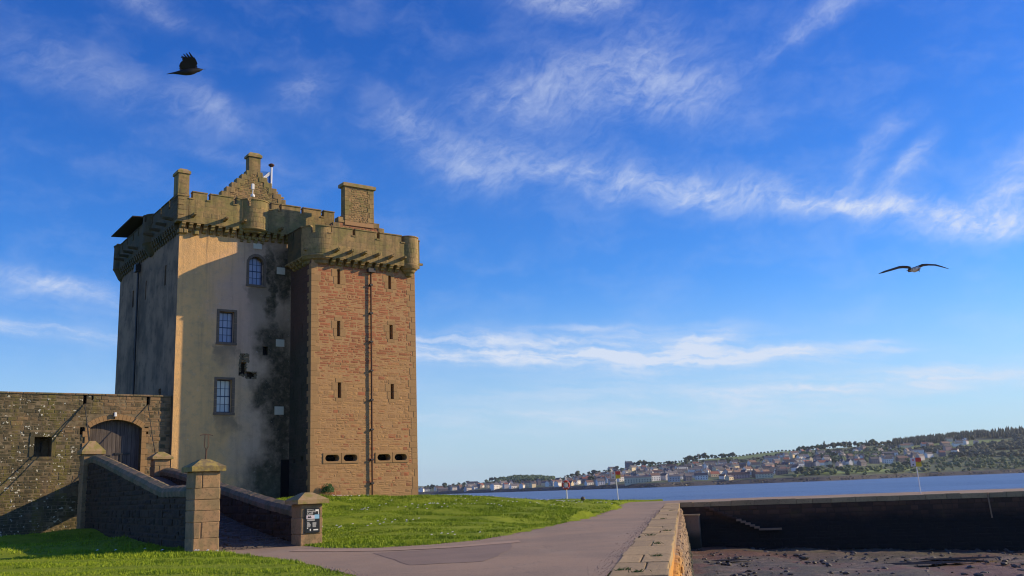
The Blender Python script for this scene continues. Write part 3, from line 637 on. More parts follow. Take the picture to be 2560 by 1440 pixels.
# fat corner corbels, two tiers
for (u, zz) in ((.0, HB - .72), (.28, HB - .7), (.92, HB - .72)):
    m = MB(); m.cbox((u - .14, -.3, zz), (u + .14, 0, zz + .25), .05); m.build('corbel', M_ashlar, castle)
for u in (.58, 1.0 + 1.5, 3.62): inst('waterspout', SPOUT, castle, (u, -.5, HB + .28))
for u in (6.0,): inst('waterspout', SPOUT, castle, (u, -.5, HB + .1))
for v in (.5, 1.9, 3.3, 4.6, 8.4, 9.6, 10.8, 12.0): inst('waterspout', SPOUTD, castle, (-.3, v, HB + .22), (1, 1, 1), (0, 0, -math.pi / 2))
def round_turret(c, r, zb, zt, a0, a1, slots=(), low=(), seed=0, nm='round_turret', dz=.5, MA=None, sw=.1):
    MA = MA or M_ashlar
    zc = zt - dz; n = 22
    prof = list(low) + [(r + .03, zb), (r + .03, zb + .06), (r, zb + .09), (r, zc), (r - .3, zc)]
    m = MB().lathe(prof, c, n, a0, a1); t = m.build(nm, MA, castle, smooth=False)
    # ashlar courses as thin recessed joints: rings of curved blocks
    r_ = random.Random(seed); z = zb + .12; bl = MB()
    while z < zc - .05:
        h = min(r_.uniform(.27, .35), zc - z)
        if zc - z - h < .12: h = zc - z
        a = a0 + r_.uniform(0, .2)
        while a < a1 - .05:
            da = min(r_.uniform(.45, .8) / r, a1 - a); k = 4; m = MB()
            for q_ in range(k + 1):
                th = a + .006 / r + (da - .012 / r) * q_ / k
                for rr, zz in ((r, z + .005), (r + .012, z + .009), (r + .012, z + h - .009), (r, z + h - .005)): m.v.append((c[0] + rr * math.cos(th), c[1] + rr * math.sin(th), zz))
            for q_ in range(k):
                for j in range(3): b = q_ * 4 + j; m.f.append((b, b + 4, b + 5, b + 1))
            m.build('ashlar_block', MA, t); a += da
        z += h
    ed = [a0] + [x for s in slots for x in (s - sw / r, s + sw / r)] + [a1]
    for i in range(0, len(ed), 2):
        if ed[i + 1] - ed[i] < .05: continue
        k = max(3, int((ed[i + 1] - ed[i]) * 8))
        for nm2, pr, par in (('merlon', [(r - .3, zc + .002), (r, zc + .002), (r, zt - .09), (r - .3, zt - .09)], t), ('cope_stone', [(r - .34, zt - .09), (r + .045, zt - .09), (r + .045, zt - .03), (r - .1, zt + .02), (r - .34, zt - .02)], t)):
            m = MB(); th = [ed[i] + (ed[i + 1] - ed[i]) * q_ / k for q_ in range(k + 1)]; n_ = len(pr)
            for t_ in th:
                for rr, zz in pr: m.v.append((c[0] + rr * math.cos(t_), c[1] + rr * math.sin(t_), zz))
            for q_ in range(k):
                for j in range(n_): m.f.append((q_ * n_ + j, (q_ + 1) * n_ + j, (q_ + 1) * n_ + (j + 1) % n_, q_ * n_ + (j + 1) % n_))
            m.f += [tuple(range(n_)), tuple(range(k * n_, (k + 1) * n_))]
            m.build(nm2, MA, par)
    return t
PI = math.pi
# middle bartizan of the main front
round_turret((4.45, .297), 1.147, HB - .06, HM - .02, PI * 1.5 - .80, PI * 1.5 + .80, slots=(PI * 1.36,), low=[(.85, HB - .30), (.95, HB - .24), (1.0, HB - .16), (1.1, HB - .12)], seed=11)
for u in (3.78, 4.22, 4.66, 5.1):
    inst('corbel', CORB, castle, (u, -.02, HB - .80), (.9, .45, .7))
# left-face projection (box machicolation)
round_turret((.32, 5.8), .95, HB - .1, 19.72, PI * .68, PI * 1.32, slots=(PI * 1.1,), low=[(.45, HB - .85), (.6, HB - .7), (.8, HB - .4), (.9, HB - .2)], seed=12, MA=M_ashdk)
round_turret((.25, 13.7), .8, HB - .1, 19.55, PI * .4, PI * 1.5, slots=(PI * .9,), low=[(.25, HB - 1.0), (.45, HB - .8), (.6, HB - .5), (.75, HB - .2)], seed=13, MA=M_ashdk)
m = MB(); m.box((.35, -.1, 17.9), (9.3, 13.9, 18.6)); m.build('wall_walk', M_slate, castle)

# --- corner chimney
m = MB(); m.box((-.3, -.5, HB), (.34, .45, 20.82)); ch = m.build('chimney', M_ashlar, castle)
ashlar_blocks(None, PF, -.3, .34, HB + .02, 19.35, parent=ch, seed=21); ashlar_blocks(None, PF, -.27, .31, 19.52, 20.78, parent=ch, seed=22)
m = MB(); m.box((-.33, -.53, 19.4), (.37, .48, 19.5)); m.build('string_course', M_ashlar, ch)
m = MB(); m.box((-.37, -.57, 20.80), (.41, .52, 20.96)); m.add([(-.35, -.55, 20.96), (.39, -.55, 20.96), (.39, .5, 20.96), (-.35, .5, 20.96), (-.18, -.38, 21.12), (.22, -.38, 21.12), (.22, .33, 21.12), (-.18, .33, 21.12)], [(0, 1, 5, 4), (1, 2, 6, 5), (2, 3, 7, 6), (3, 0, 4, 7), (4, 5, 6, 7)]); m.build('chimney_cap', M_cap, ch)

# --- main cap-house gable with crow steps
gv = 3.0; rs = random.Random(9)
RUB_A = stone_protos(M_ashlar, 8, 31)
steps_z = [21.22, 21.56, 21.90, 22.24, 22.57, 22.88]; us = [3.45, 3.77, 4.10, 4.44, 4.76, 5.09]
zlo = 20.2
pts = [(2.6, HB)]; 
stp = [(2.75, 20.54), (3.12, 20.88)] + list(zip(us, steps_z))
poly = [(stp[0][0], 18.4)]
for i, (u, z) in enumerate(stp):
    poly += [(u, z), (stp[i + 1][0] if i + 1 < len(stp) else 5.25, z)]
cxm = 5.62
right = [(2 * cxm - a, b) for a, b in reversed(poly)]
m = MB().prism(poly + right, FRONT(gv), 0, .45); gab = m.build('crow_step_gable', M_mortar, castle)
top = lambda s: max([z for (u, z) in stp if (u <= s <= 2 * cxm - u)] + [0]) - .08
lay(courses(2.8, 2 * cxm - 2.8, 19.0, 22.75, (.1, .2), (.2, .5), rs, top=top), FRONT(gv), RUB_A, gab, M_ashlar, .07, .02, 280, rs)
for i, (u, z) in enumerate(stp):
    u2 = stp[i + 1][0] if i + 1 < len(stp) else 5.2
    for (a, b) in ((u - .03, u2 + .22), (2 * cxm - u2 - .22, 2 * cxm - u + .03)):
        m = MB(); m.cbox((a, gv - .045, z - .335), (b, gv + .5, z + .02), .02); m.build('crow_step', M_ashlar, gab)
m = MB(); m.box((5.24, gv - .03, 22.7), (6.02, gv + .6, 23.95)); chm = m.build('chimney', M_ashlar, castle)
ashlar_blocks(None, FRONT(gv - .03), 5.26, 6.0, 22.92, 23.9, parent=chm, seed=23)
m = MB(); m.box((5.15, gv - .12, 23.9), (6.11, gv + .7, 24.06)); m.add([(5.17, gv - .1, 24.06), (6.09, gv - .1, 24.06), (6.09, gv + .68, 24.06), (5.17, gv + .68, 24.06), (5.32, gv + .06, 24.24), (5.94, gv + .06, 24.24), (5.94, gv + .5, 24.24), (5.32, gv + .5, 24.24)], [(0, 1, 5, 4), (1, 2, 6, 5), (2, 3, 7, 6), (3, 0, 4, 7), (4, 5, 6, 7)]); m.build('chimney_cap', M_cap, chm)
m = MB().prism([(3.0, 18.4), (3.0, 20.5), (cxm, 22.6), (2 * cxm - 3.0, 20.5), (2 * cxm - 3.0, 18.4)], FRONT(gv), .46, 9.5); m.build('caphouse_roof', M_slate, castle)
# flat-roofed hut on the wall walk, overhanging the left parapet
m = MB(); m.box((.15, 8.3, 18.5), (2.3, 12.5, 20.0)); m.build('rooftop_hut', M_black, castle)
m = MB(); m.add([(-.95, 7.35, 20.0), (2.6, 7.35, 20.25), (2.6, 13.1, 20.25), (-.95, 13.1, 20.0), (-.95, 7.35, 20.07), (2.6, 7.35, 20.33), (2.6, 13.1, 20.33), (-.95, 13.1, 20.07)], [(0, 3, 2, 1), (4, 5, 6, 7), (0, 1, 5, 4), (1, 2, 6, 5), (2, 3, 7, 6), (3, 0, 4, 7)]); m.build('hut_roof', M_felt, castle)

# --- wing tower
rs = random.Random(5)
FW = FRONT(WV); RED = stone_protos(M_red, 12, 2)
slits = [(8.74, 8.92, 14.31, 15.25), (12.26, 12.46, 14.33, 15.20), (8.72, 8.92, 11.07, 12.02), (12.31, 12.54, 11.11, 12.02), (8.77, 8.99, 7.33, 8.26), (12.35, 12.57, 7.34, 8.28)]
ovals = [(7.97, 8.84), (9.15, 10.02), (11.39, 12.26), (12.57, 13.4)]; OZ0, OZ1 = 3.58, 3.95
mb = MB()
hs_ = [(*h, .5) for h in slits] + [(a, b, OZ0, OZ1, .6) for a, b in ovals]
panel(mb, FW, WU0, WU1, GZ, 15.95, hs_)
mb2 = MB(); lsl = [(-1.87, -1.79, 11.05, 11.95), (-.55, -.47, 11.1, 12.0), (-1.9, -1.8, 7.3, 8.25), (-.58, -.5, 7.4, 8.27), (-.95, -.65, 3.6, 3.85), (-2.1, -1.8, 3.65, 3.95)]
panel(mb2, LEFT(WU0), WV, 0, GZ, 15.95, [(*h, .4) for h in lsl])
panel(mb, LEFT(WU1), WV, 5.0, GZ, 15.95); mb.add([(WU0, 5, GZ), (WU1, 5, GZ), (WU1, 5, 15.95), (WU0, 5, 15.95), (WU0, WV, 15.95), (WU1, WV, 15.95)], [(0, 1, 2, 3), (4, 5, 2, 3)])
wing = mb.build('wing_tower_wall', M_mortar, castle)
def f_wl(nt):
    P = castle_pos(nt); n1 = nt.noise(P, .8, 5, .6); n2 = nt.noise(P, 7, 5, .7); u, v, z = nt.sep(P); r = nt.rnd()
    c = nt.mix(nt.ramp(n1, .3, .7), nt.mix(r, (.05, .042, .03), (.085, .065, .05)), (.03, .034, .02)); up = nt.math('MULTIPLY', nt.ramp(nt.math('ADD', z, nt.math('MULTIPLY', n1, 3)), 11, 14), .7)
    c = nt.mix(up, c, nt.mix(r, (.13, .055, .04), (.09, .045, .035))); c = nt.mix(nt.math('MULTIPLY', nt.ramp(n2, .6, .7), .25), c, (.18, .15, .12)); return dict(col=c, h=n2, bs=.6, bd=.03)
M_wl = material('shaded_wing_rubble', f_wl)  # unlit side of the wing: shade put into the stone colour as near-black
wl = mb2.build('wing_side_wall', M_wl, castle)
for h in slits:
    m = MB(); m.box((h[0] + .01, WV + .4, h[2] + .01), (h[1] - .01, WV + .49, h[3] - .01)); m.build('arrow_slit', M_black, wing)
# stones of wing front
def margins(M, a, b, c, d, parent, mat, wide=.30, e=-.016):
    """dressed blocks round a slit: alternating long and short"""
    out = []; hgt = (d - c) / 2
    for i in range(2):
        z0 = c + i * hgt
        for sgn in (-1, 1):
            w_ = wide * (1.25 if (i + (sgn > 0)) % 2 else .8)
            x0, x1 = (a - w_, a) if sgn < 0 else (b, b + w_)
            m = MB(); P = [M(x0 + .008, z0 + .008, e), M(x1, z0 + .008, e), M(x1, z0 + .008, .1), M(x0 + .008, z0 + .008, .1), M(x0 + .008, z0 + hgt - .008, e), M(x1, z0 + hgt - .008, e), M(x1, z0 + hgt - .008, .1), M(x0 + .008, z0 + hgt - .008, .1)]
            m.add(P, [(0, 3, 2, 1), (4, 5, 6, 7), (0, 1, 5, 4), (1, 2, 6, 5), (2, 3, 7, 6), (3, 0, 4, 7)]); m.build('jamb_stone', mat, parent); out.append((x0, x1, z0, z0 + hgt))
    for (z0, z1) in ((d, d + .25), (c - .2, c)):
        m = MB(); w2 = .14; P = [M(a - w2, z0 + .006, e), M(b + w2, z0 + .006, e), M(b + w2, z0 + .006, .1), M(a - w2, z0 + .006, .1), M(a - w2, z1 - .006, e), M(b + w2, z1 - .006, e), M(b + w2, z1 - .006, .1), M(a - w2, z1 - .006, .1)]
        m.add(P, [(0, 3, 2, 1), (4, 5, 6, 7), (0, 1, 5, 4), (1, 2, 6, 5), (2, 3, 7, 6), (3, 0, 4, 7)]); m.build('lintel' if z0 == d else 'sill', mat, parent); out.append((a - w2, b + w2, z0, z1))
    return out
M_tan = material('tan_dressed_stone', lambda nt: dict(col=nt.mix(nt.noise(nt.pos(), 2, 5, .6), nt.mix(nt.rnd(), (.40, .24, .105), (.33, .195, .09)), (.27, .165, .075)), h=nt.noise(nt.pos(), 12, 4, .6), bs=.4, bd=.02))
hol = [(a, b, c, d) for (a, b, c, d) in slits]
for h in slits: hol += margins(FW, *h, wing, M_tan)
for (a, b) in ovals:
    # stadium-shaped mouth: a plate with rounded opening
    m = MB(); n = 8; r_ = (OZ1 - OZ0) / 2; zc = (OZ0 + OZ1) / 2; inner = []
    for k in range(n + 1): th = PI / 2 + PI * k / n; inner.append((a + r_ + r_ * math.cos(th), zc + r_ * math.sin(th)))
    for k in range(n + 1): th = -PI / 2 + PI * k / n; inner.append((b - r_ + r_ * math.cos(th), zc + r_ * math.sin(th)))
    cx = (a + b) / 2; hw, hh = (b - a) / 2 + .14, r_ + .12; outer = []
    for (x_, z_) in inner:
        dx, dz = x_ - cx, z_ - zc; k = min(hw / max(abs(dx), 1e-6), hh / max(abs(dz), 1e-6)); outer.append((cx + dx * k, zc + dz * k))
    N = len(inner); V = [FW(x_, z_, .5) for x_, z_ in inner] + [FW(x_, z_, -.01) for x_, z_ in inner] + [FW(cx + (x_ - cx) * 1.05, zc + (z_ - zc) * 1.12, -.045) for x_, z_ in inner] + [FW(x_, z_, -.045) for x_, z_ in outer] + [FW(x_, z_, .02) for x_, z_ in outer]
    f_ = []
    for q_ in range(4):
        for k in range(N): j = (k + 1) % N; f_.append((q_ * N + k, q_ * N + j, (q_ + 1) * N + j, (q_ + 1) * N + k))
    m.add(V, f_); m.build('gunloop', M_tan, wing)
    m = MB(); m.prism(inner, FW, .49, .52); m.build('gunloop_void', M_black, wing)
    hol.append((cx - hw, cx + hw, zc - hh, zc + hh))
# quoins
z = GZ + .4; k = 0
while z < 15.4:
    h = random.uniform(.30, .46)
    for side, uc in ((0, WU0), (1, WU1)):
        w_ = (.52 if (k + side) % 2 else .34) + random.uniform(-.14, .16)
        m = MB()
        if side == 0: m.cbox((WU0 - .015, WV - .016, z + .006), (WU0 + w_, WV + (.33 if (k + side) % 2 else .55), z + h - .008), .012); hol.append((WU0, WU0 + w_, z, z + h))
        else: m.cbox((WU1 - w_, WV - .016, z + .006), (WU1 + .015, WV + .5, z + h - .008), .012); hol.append((WU1 - w_, WU1, z, z + h))
        m.build('quoin', M_tan, wing)
    z += h; k += 1
lay(courses(WU0 + .02, WU1 - .02, GZ + .3, 15.5, (.09, .27), (.22, .85), rs, holes=hol), FW, RED, wing, M_red, .07, .018, 290, rs, proud=(.002, .016))
WLP = stone_protos(M_wl, 6, 8)
lay(courses(WV + .4, 0, GZ + .3, 15.4, (.14, .3), (.25, .6), rs, holes=[(a - .02, b + .02, c, d) for a, b, c, d in lsl]), LEFT(WU0), WLP, wl, M_wl, .08, .018, 120, rs, proud=(.008, .02), left=True)
# wing parapet
WB, WT = 15.93, 17.86
PW = FRONT(WV - .5)
parapet(PW, 7.95, 13.2, WB, WT, [8.02, 9.63, 11.32, 13.08], seed=6)
parapet(LEFT(WU0 - .45), -2.55, -.5, WB, WT, [-1.35], left=True, seed=7)
parapet(LEFT(WU1 + .1), -3.0, 5.2, WB, WT, [0, 3], left=True, seed=8, blocks=False)
parapet(FRONT(4.9), 9.8, WU1 + .3, WB, WT, [11, 13], seed=9, blocks=False)
round_turret((7.85, -2.4), 1.24, WB, WT - .02, PI * .75, PI * 1.56, slots=(PI * 1.0, PI * 1.27), sw=.14, low=[(.55, WB - .62), (.72, WB - .5), (.95, WB - .42), (1.0, WB - .25), (1.16, WB - .18), (1.22, WB - .05)], seed=14)
round_turret((13.72, WV - .02), .66, WB - .02, WT, PI * .9, PI * 2.3, slots=(PI * 1.87,), low=[(.06, WB - .72), (.22, WB - .66), (.30, WB - .5), (.42, WB - .42), (.48, WB - .3), (.60, WB - .22), (.66, WB - .1)], seed=15)
m = MB(); m.box((7.6, WV - .5, WB - .1), (13.3, WV, WB - .002)); m.build('corbel_table', M_ashlar, castle)
m = MB(); m.box((WU0 - .45, -2.6, WB - .1), (WU0 - .002, -.02, WB - .002)); m.build('corbel_table', M_ashlar, castle)
u = 8.32
while u < 13.2: inst('corbel', CORBW, castle, (u, WV, WB - .5)); u += .497
for v in (-2.2, -1.7, -1.2, -.7): inst('corbel', CORBW, castle, (WU0, v, WB - .5), (1, .9, 1), (0, 0, -math.pi / 2))
for u in (8.35, 9.27, 10.18, 11.1, 12.05, 12.95): inst('waterspout', SPOUT, castle, (u, WV - .5, WB + .30))
inst('waterspout', SPOUT, castle, (14.36, WV + .3, WB + .3), (1, 1, 1), (0, 0, math.pi / 2))
inst('waterspout', SPOUT, castle, (6.9, -2.9, WB + .35), (1, .6, 1), (0, 0, -math.pi / 3))
m = MB(); m.box((7.4, -2.9, 15.95), (14.1, 4.8, 16.6)); m.build('wall_walk', M_slate, castle)
# wing cap-house gable + big chimney
g2 = -2.70; rs = random.Random(13)
poly = [(8.32, 16.60), (8.32, 17.95), (8.67, 17.95), (8.67, 18.35), (9.02, 18.35), (9.02, 18.75), (9.32, 18.75), (9.32, 18.95), (11.52, 18.95), (11.52, 18.65), (11.86, 18.65), (11.86, 18.37), (12.20, 18.37), (12.20, 18.10), (12.54, 18.10), (12.54, 17.85), (12.88, 17.85), (12.88, 16.60)]
m = MB().prism(poly, FRONT(g2), 0, .45); gw = m.build('crow_step_gable', M_mortar, castle)
def topw(s0_):
    s = s0_ - .22; return topw0(s) + .15
def topw0(s):
    if s < 8.45: return 17.75
    if s < 8.8: return 18.1
    if s < 11.3: return 18.75
    return 18.5 - (s - 11.3) * .8
lay(courses(8.15, 12.6, 16.9, 18.8, (.1, .2), (.2, .5), rs, top=topw), FRONT(g2), RED, gw, M_red, .07, .02, 150, rs)
for (a, b, z) in ((8.28, 8.74, 17.97), (8.62, 9.09, 18.37), (8.98, 9.42, 18.77), (11.44, 11.88, 18.67), (11.78, 12.22, 18.39), (12.12, 12.56, 18.12), (12.46, 12.90, 17.87)):
    m = MB(); m.cbox((a, g2 - .05, z - .33), (b, g2 + .5, z), .02); m.build('crow_step', M_ashlar, gw)
CX0, CX1, CZ = 9.43, 11.44, 20.88
m = MB(); m.box((CX0, g2 - .07, 18.3), (CX1, g2 + .45, CZ)); cw_ = m.build('chimney', M_mortar, castle)
FG = FRONT(g2 - .07)
z = 18.62; k = 0
hq = []
while z < CZ - .06:
    h = min(random.uniform(.3, .42), CZ - .02 - z)
    for side in (0, 1):
        w_ = .42 if (k + side) % 2 else .3; a, b = (CX0 - .02, CX0 + w_) if side == 0 else (CX1 - w_, CX1 + .02); m = MB(); m.cbox((a, g2 - .10, z + .006), (b, g2 + .47, z + h - .006), .01); m.build('quoin', M_ashlar, cw_); hq.append((a, b, z, z + h))
    z += h; k += 1
lay(courses(CX0 + .05, CX1 - .05, 18.55, CZ - .05, (.09, .2), (.16, .42), rs, holes=hq), FG, RUB_A, cw_, M_ashlar, .07, .022, 200, rs)
m = MB(); m.box((CX0 - .16, g2 - .2, CZ - .04), (CX1 + .13, g2 + .6, CZ + .17)); m.add([(CX0 - .14, g2 - .18, CZ + .17), (CX1 + .11, g2 - .18, CZ + .17), (CX1 + .11, g2 + .58, CZ + .17), (CX0 - .14, g2 + .58, CZ + .17), (CX0 + .05, g2 + .05, CZ + .28), (CX1 - .05, g2 + .05, CZ + .28), (CX1 - .05, g2 + .4, CZ + .28), (CX0 + .05, g2 + .4, CZ + .28)], [(0, 1, 5, 4), (1, 2, 6, 5), (2, 3, 7, 6), (3, 0, 4, 7), (4, 5, 6, 7)]); m.build('chimney_cap', M_cap, cw_)
m = MB().prism([(8.3, 16.6), (8.3, 17.5), (10.2, 18.7), (12.4, 17.3), (12.4, 16.6)], FRONT(g2), .46, 7.0); m.build('caphouse_roof', M_slate, castle)
# down pipes
m = MB(); m.tube([(10.98, WV - .12, 15.3), (10.98, WV - .12, GZ + .3)], .055, 10); dp = m.build('drainpipe', M_rust, castle)
m = MB(); m.cbox((10.72, WV - .28, 15.25), (11.24, WV - .03, 15.5), .03); m.build('hopper', M_slate, dp)
for z in (14.4, 12.6, 10.8, 9.0, 7.2, 5.4, 3.6, 2.2):
    m = MB(); m.box((10.88, WV - .19, z), (11.08, WV - .03, z + .1)); m.build('pipe_bracket', M_iron, dp)
m = MB(); m.tube([(-.14, 8.55, 17.2), (-.14, 8.4, 8), (-.14, 8.35, 2)], .07, 8); dp = m.build('drainpipe', M_iron, castle)
m = MB(); m.box((-.35, 8.4, 16.6), (-.03, 8.85, 17.1)); m.build('hopper', M_iron, dp)
# thin black slab on the main wall by the inner corner
m = MB(); m.box((6.5, -.06, GZ), (WU0 - .01, -.003, 3.85)); m.build('black_slab', M_black, castle)

# --- things on the castle roof
f = empty('flagpole', CW(7.95, 6, 18.6), CA); tag(f, 'white flagpole flying a blue flag with a white diagonal cross behind the stepped gable', 'flagpole')
m = MB(); m.tube([(0, 0, 0), (0, 0, 5.9)], .07, 8); m.build('pole', M_white, f)
m = MB(); m.lathe([(0, 5.9), (.08, 5.92), (.2, 6.02), (.22, 6.08), (.12, 6.16), (0, 6.18)], (0, 0), 10); m.build('finial', M_rust, f)
m = MB(); V = []; nx, nz = 9, 6
for i in range(nx):
    for j in range(nz):
        tt = i / (nx - 1); V.append((-tt * 1.55, .12 * math.sin(tt * 7) * tt, 5.55 - j / (nz - 1) * 1.5 - tt * tt * .25))
fl = MB(); fl.add(V, [(i * nz + j, (i + 1) * nz + j, (i + 1) * nz + j + 1, i * nz + j + 1) for i in range(nx - 1) for j in range(nz - 1)]); fo = fl.build('flag', M_flagb, f, True)
so_ = fo.modifiers.new('thickness', 'SOLIDIFY'); so_.thickness = .012
def flagpt(tt, s): return (-tt * 1.55, .12 * math.sin(tt * 7) * tt - .012, 5.55 - s * 1.5 - tt * tt * .25)
for rev in (0, 1):
    V = []; n = 10
    for i in range(n + 1):
        tt = i / n; sc_ = tt if not rev else 1 - tt; 
        for d in (-.09, .09): V.append(flagpt(tt, min(1, max(0, sc_ + d))))
    for side in (0, 1):
        m = MB(); m.add([(a, b + side * .03, c) for a, b, c in V], [(2 * i, 2 * i + 1, 2 * i + 3, 2 * i + 2) for i in range(n)]); m.build('saltire_arm', M_white, fo)
f = empty('weather_mast', CW(4.08, -.95, HM), CA); tag(f, 'small white mast with a box sensor standing on the round parapet turret', 'mast')
m = MB(); m.tube([(0, 0, 0), (0, 0, .75)], .03, 8); m.build('pole', M_white, f)
m = MB(); m.lathe([(0, 0), (.13, 0), (.13, .1), (.09, .18), (0, .2)], (0, 0), 10); m.build('base', M_white, f)
m = MB(); m.cbox((-.08, -.08, .5), (.08, .08, .85), .02); m.build('sensor_box', M_white, f)

# ------------------------------------------------------------------ CURTAIN WALL
cvz = .30
cw = empty('curtain_wall', CW(-7.0, cvz, 0), CA); tag(cw, 'high mossy rubble courtyard wall with an arched gateway and square window, left of the tower', 'wall')
OFF = (-7.0, cvz, 0.0)
CM = FRONT(cvz); CT = 7.50
GA, GB, GS, GC = -4.33, -1.60, 5.72, 6.17
sq = (-7.04, -6.19, 4.19, 5.23)
slots_ = [(-4.75, -4.57, 7.0, CT), (-1.40, -1.22, 7.0, CT), (-4.33, -4.25, 7.22, CT)]
keys = [(-4.83, -4.60, 5.35, 5.76), (-1.45, -1.24, 5.38, 5.78)]
mb = MB(); panel(mb, CM, -15, -.02, -.3, CT, [(GA, GB, 2.9, GC, .55), (*sq, 1.0)] + [(*s, .4) for s in slots_] + [(*k, .35) for k in keys], back=False)
panel(mb, FRONT(cvz + 1.05), -15, -.02, -.3, CT, [(-6.60, -6.50, 4.45, 5.05, .02)] + [], back=False)
mb.box((-8.5, cvz + 3, -.3), (-4.5, cvz + 3.3, 7.0))
mb.add([(-15, cvz, CT), (-.02, cvz, CT), (-.02, cvz + 1.05, CT), (-15, cvz + 1.05, CT)], [(0, 1, 2, 3)])
wallm = mb.build('rubble_wall', M_dmortar, cw, off=OFF)
for (a, b, c, d) in slots_ + keys:
    m = MB(); m.box((a + .003, cvz + .3, c + .003), (b - .003, cvz + .39, d - .003 if d < CT else CT + .0)); m.build('slot_void', M_black, wallm, off=OFF)
# segmental arch
gcx = (GA + GB) / 2; half = (GB - GA) / 2; rise = GC - GS; RA = (half * half + rise * rise) / (2 * rise); zc_ = GC - RA
def arcpts(r, n): 
    t0 = math.asin(half / RA); return [(gcx + r * math.sin(-t0 + 2 * t0 * k / n), zc_ + r * math.cos(-t0 + 2 * t0 * k / n)) for k in range(n + 1)]
ap = arcpts(RA, 14)
MB().prism([(GA, GC + .002)] + ap[:8] , CM, .004, .5).build('spandrel', M_dmortar, wallm, off=OFF)
MB().prism([(GB, GC + .002)] + ap[::-1][:8], CM, .004, .5).build('spandrel', M_dmortar, wallm, off=OFF)
hol = [sq, *slots_, *keys, (GA - .24, GB + .24, 2.5, GS + .1)]
for k in range(15):
    t0 = math.asin(half / RA); a0 = -t0 + 2 * t0 * k / 15 + .003; a1 = -t0 + 2 * t0 * (k + 1) / 15 - .003; r2 = RA + .30
    pts = [(gcx + RA * math.sin(a0), zc_ + RA * math.cos(a0)), (gcx + r2 * math.sin(a0), zc_ + r2 * math.cos(a0)), (gcx + r2 * math.sin(a1), zc_ + r2 * math.cos(a1)), (gcx + RA * math.sin(a1), zc_ + RA * math.cos(a1))]
    MB().prism(pts, CM, -.05, .3).build('voussoir', M_tan, wallm, off=OFF)
hol.append((GA - .1, GB + .1, GS, GC + .30))
z = 2.9; k = 0
while z < GS:
    h = min(random.uniform(.28, .42), GS - z)
    if GS - z - h < .12: h = GS - z
    for sgn in (0, 1):
        w_ = .36 if (k + sgn) % 2 else .24; a, b = (GA - w_, GA) if sgn == 0 else (GB, GB + w_); MB().box((a, cvz - .05, z + .006), (b, cvz + .5, z + h - .006)).build('jamb_stone', M_tan, wallm, off=OFF)
        hol.append((a, b, z, z + h))
    z += h; k += 1
for (a, b, c, d) in ((sq[0] - .22, sq[0], sq[2], sq[3]), (sq[1], sq[1] + .2, sq[2], sq[3]), (sq[0] - .2, sq[1] + .2, sq[3], sq[3] + .24), (sq[0] - .1, sq[1] + .1, sq[2] - .16, sq[2])):
    MB().box((a + .003, cvz - .04, c + .003), (b - .003, cvz + .2, d - .003)).build('window_surround_stone', M_curtain, wallm, off=OFF); hol.append((a, b, c, d))
rs = random.Random(17); CUR = stone_protos(M_curtain, 12, 4)
lay(courses(-14.0, -.05, -.1, CT - .02, (.12, .26), (.22, .6), rs, holes=hol), CM, CUR, wallm, M_curtain, .08, .018, 290, rs, off=OFF, proud=(.004, .024))
u = -15.0
while u < -.1:
    w_ = min(random.uniform(.6, 1.1), -.02 - u); MB().cbox((u + .005, cvz - .06, CT + .003), (u + w_ - .005, cvz + 1.1, CT + .09), .02).build('cope_stone', M_rampcap, cw, off=OFF); u += w_
# gate door
gd = empty('gate', CW(gcx, cvz + .42, 2.95), CA); tag(gd, 'weathered vertical plank gate under the low arch of the courtyard wall', 'gate')
GO = (gcx, cvz + .42, 2.95); n = 13; pw_ = (GB - GA) / n
for i in range(n):
    a, b = GA + i * pw_ + .006, GA + (i + 1) * pw_ - .006; zt = min(zc_ + math.sqrt(RA * RA - (a - gcx) ** 2), zc_ + math.sqrt(RA * RA - (b - gcx) ** 2)) - .01
    MB().prism([(a, 2.95), (b, 2.95), (b, zc_ + math.sqrt(RA * RA - (b - gcx) ** 2) - .01), (a, zc_ + math.sqrt(RA * RA - (a - gcx) ** 2) - .01)], FRONT(cvz + .42), random.uniform(-.01, .005), .06).build('plank', M_door, gd, off=GO)
MB().box((GA, cvz + .47, 2.95), (GB, cvz + .52, GS)).build('gate_back', M_black, gd, off=GO)
MB().box((-2.9, cvz + .36, 4.28), (-2.1, cvz + .408, 4.38)).build('iron_strap', M_iron, gd, off=GO)
MB().box((-2.62, cvz + .38, 3.6), (-2.5, cvz + .408, 4.27)).build('iron_strap', M_iron, gd, off=GO)
MB().box((-3.3, cvz + .37, 4.14), (-3.12, cvz + .408, 4.26)).build('lock', M_iron, gd, off=GO)
lamp = empty('wall_lamp', CW(-3.08, cvz - .06, 6.22), CA); tag(lamp, 'small white bulkhead lamp fixed above the gateway arch', 'lamp')
MB().cbox((-.07, -.16, .12), (.07, -.02, .34), .02).build('lamp_shade', M_white, lamp); MB().tube([(-.02, .0, 0), (-.02, -.06, .12), (-.12, -.06, .3)], .03, 6).build('bracket', M_iron, lamp)

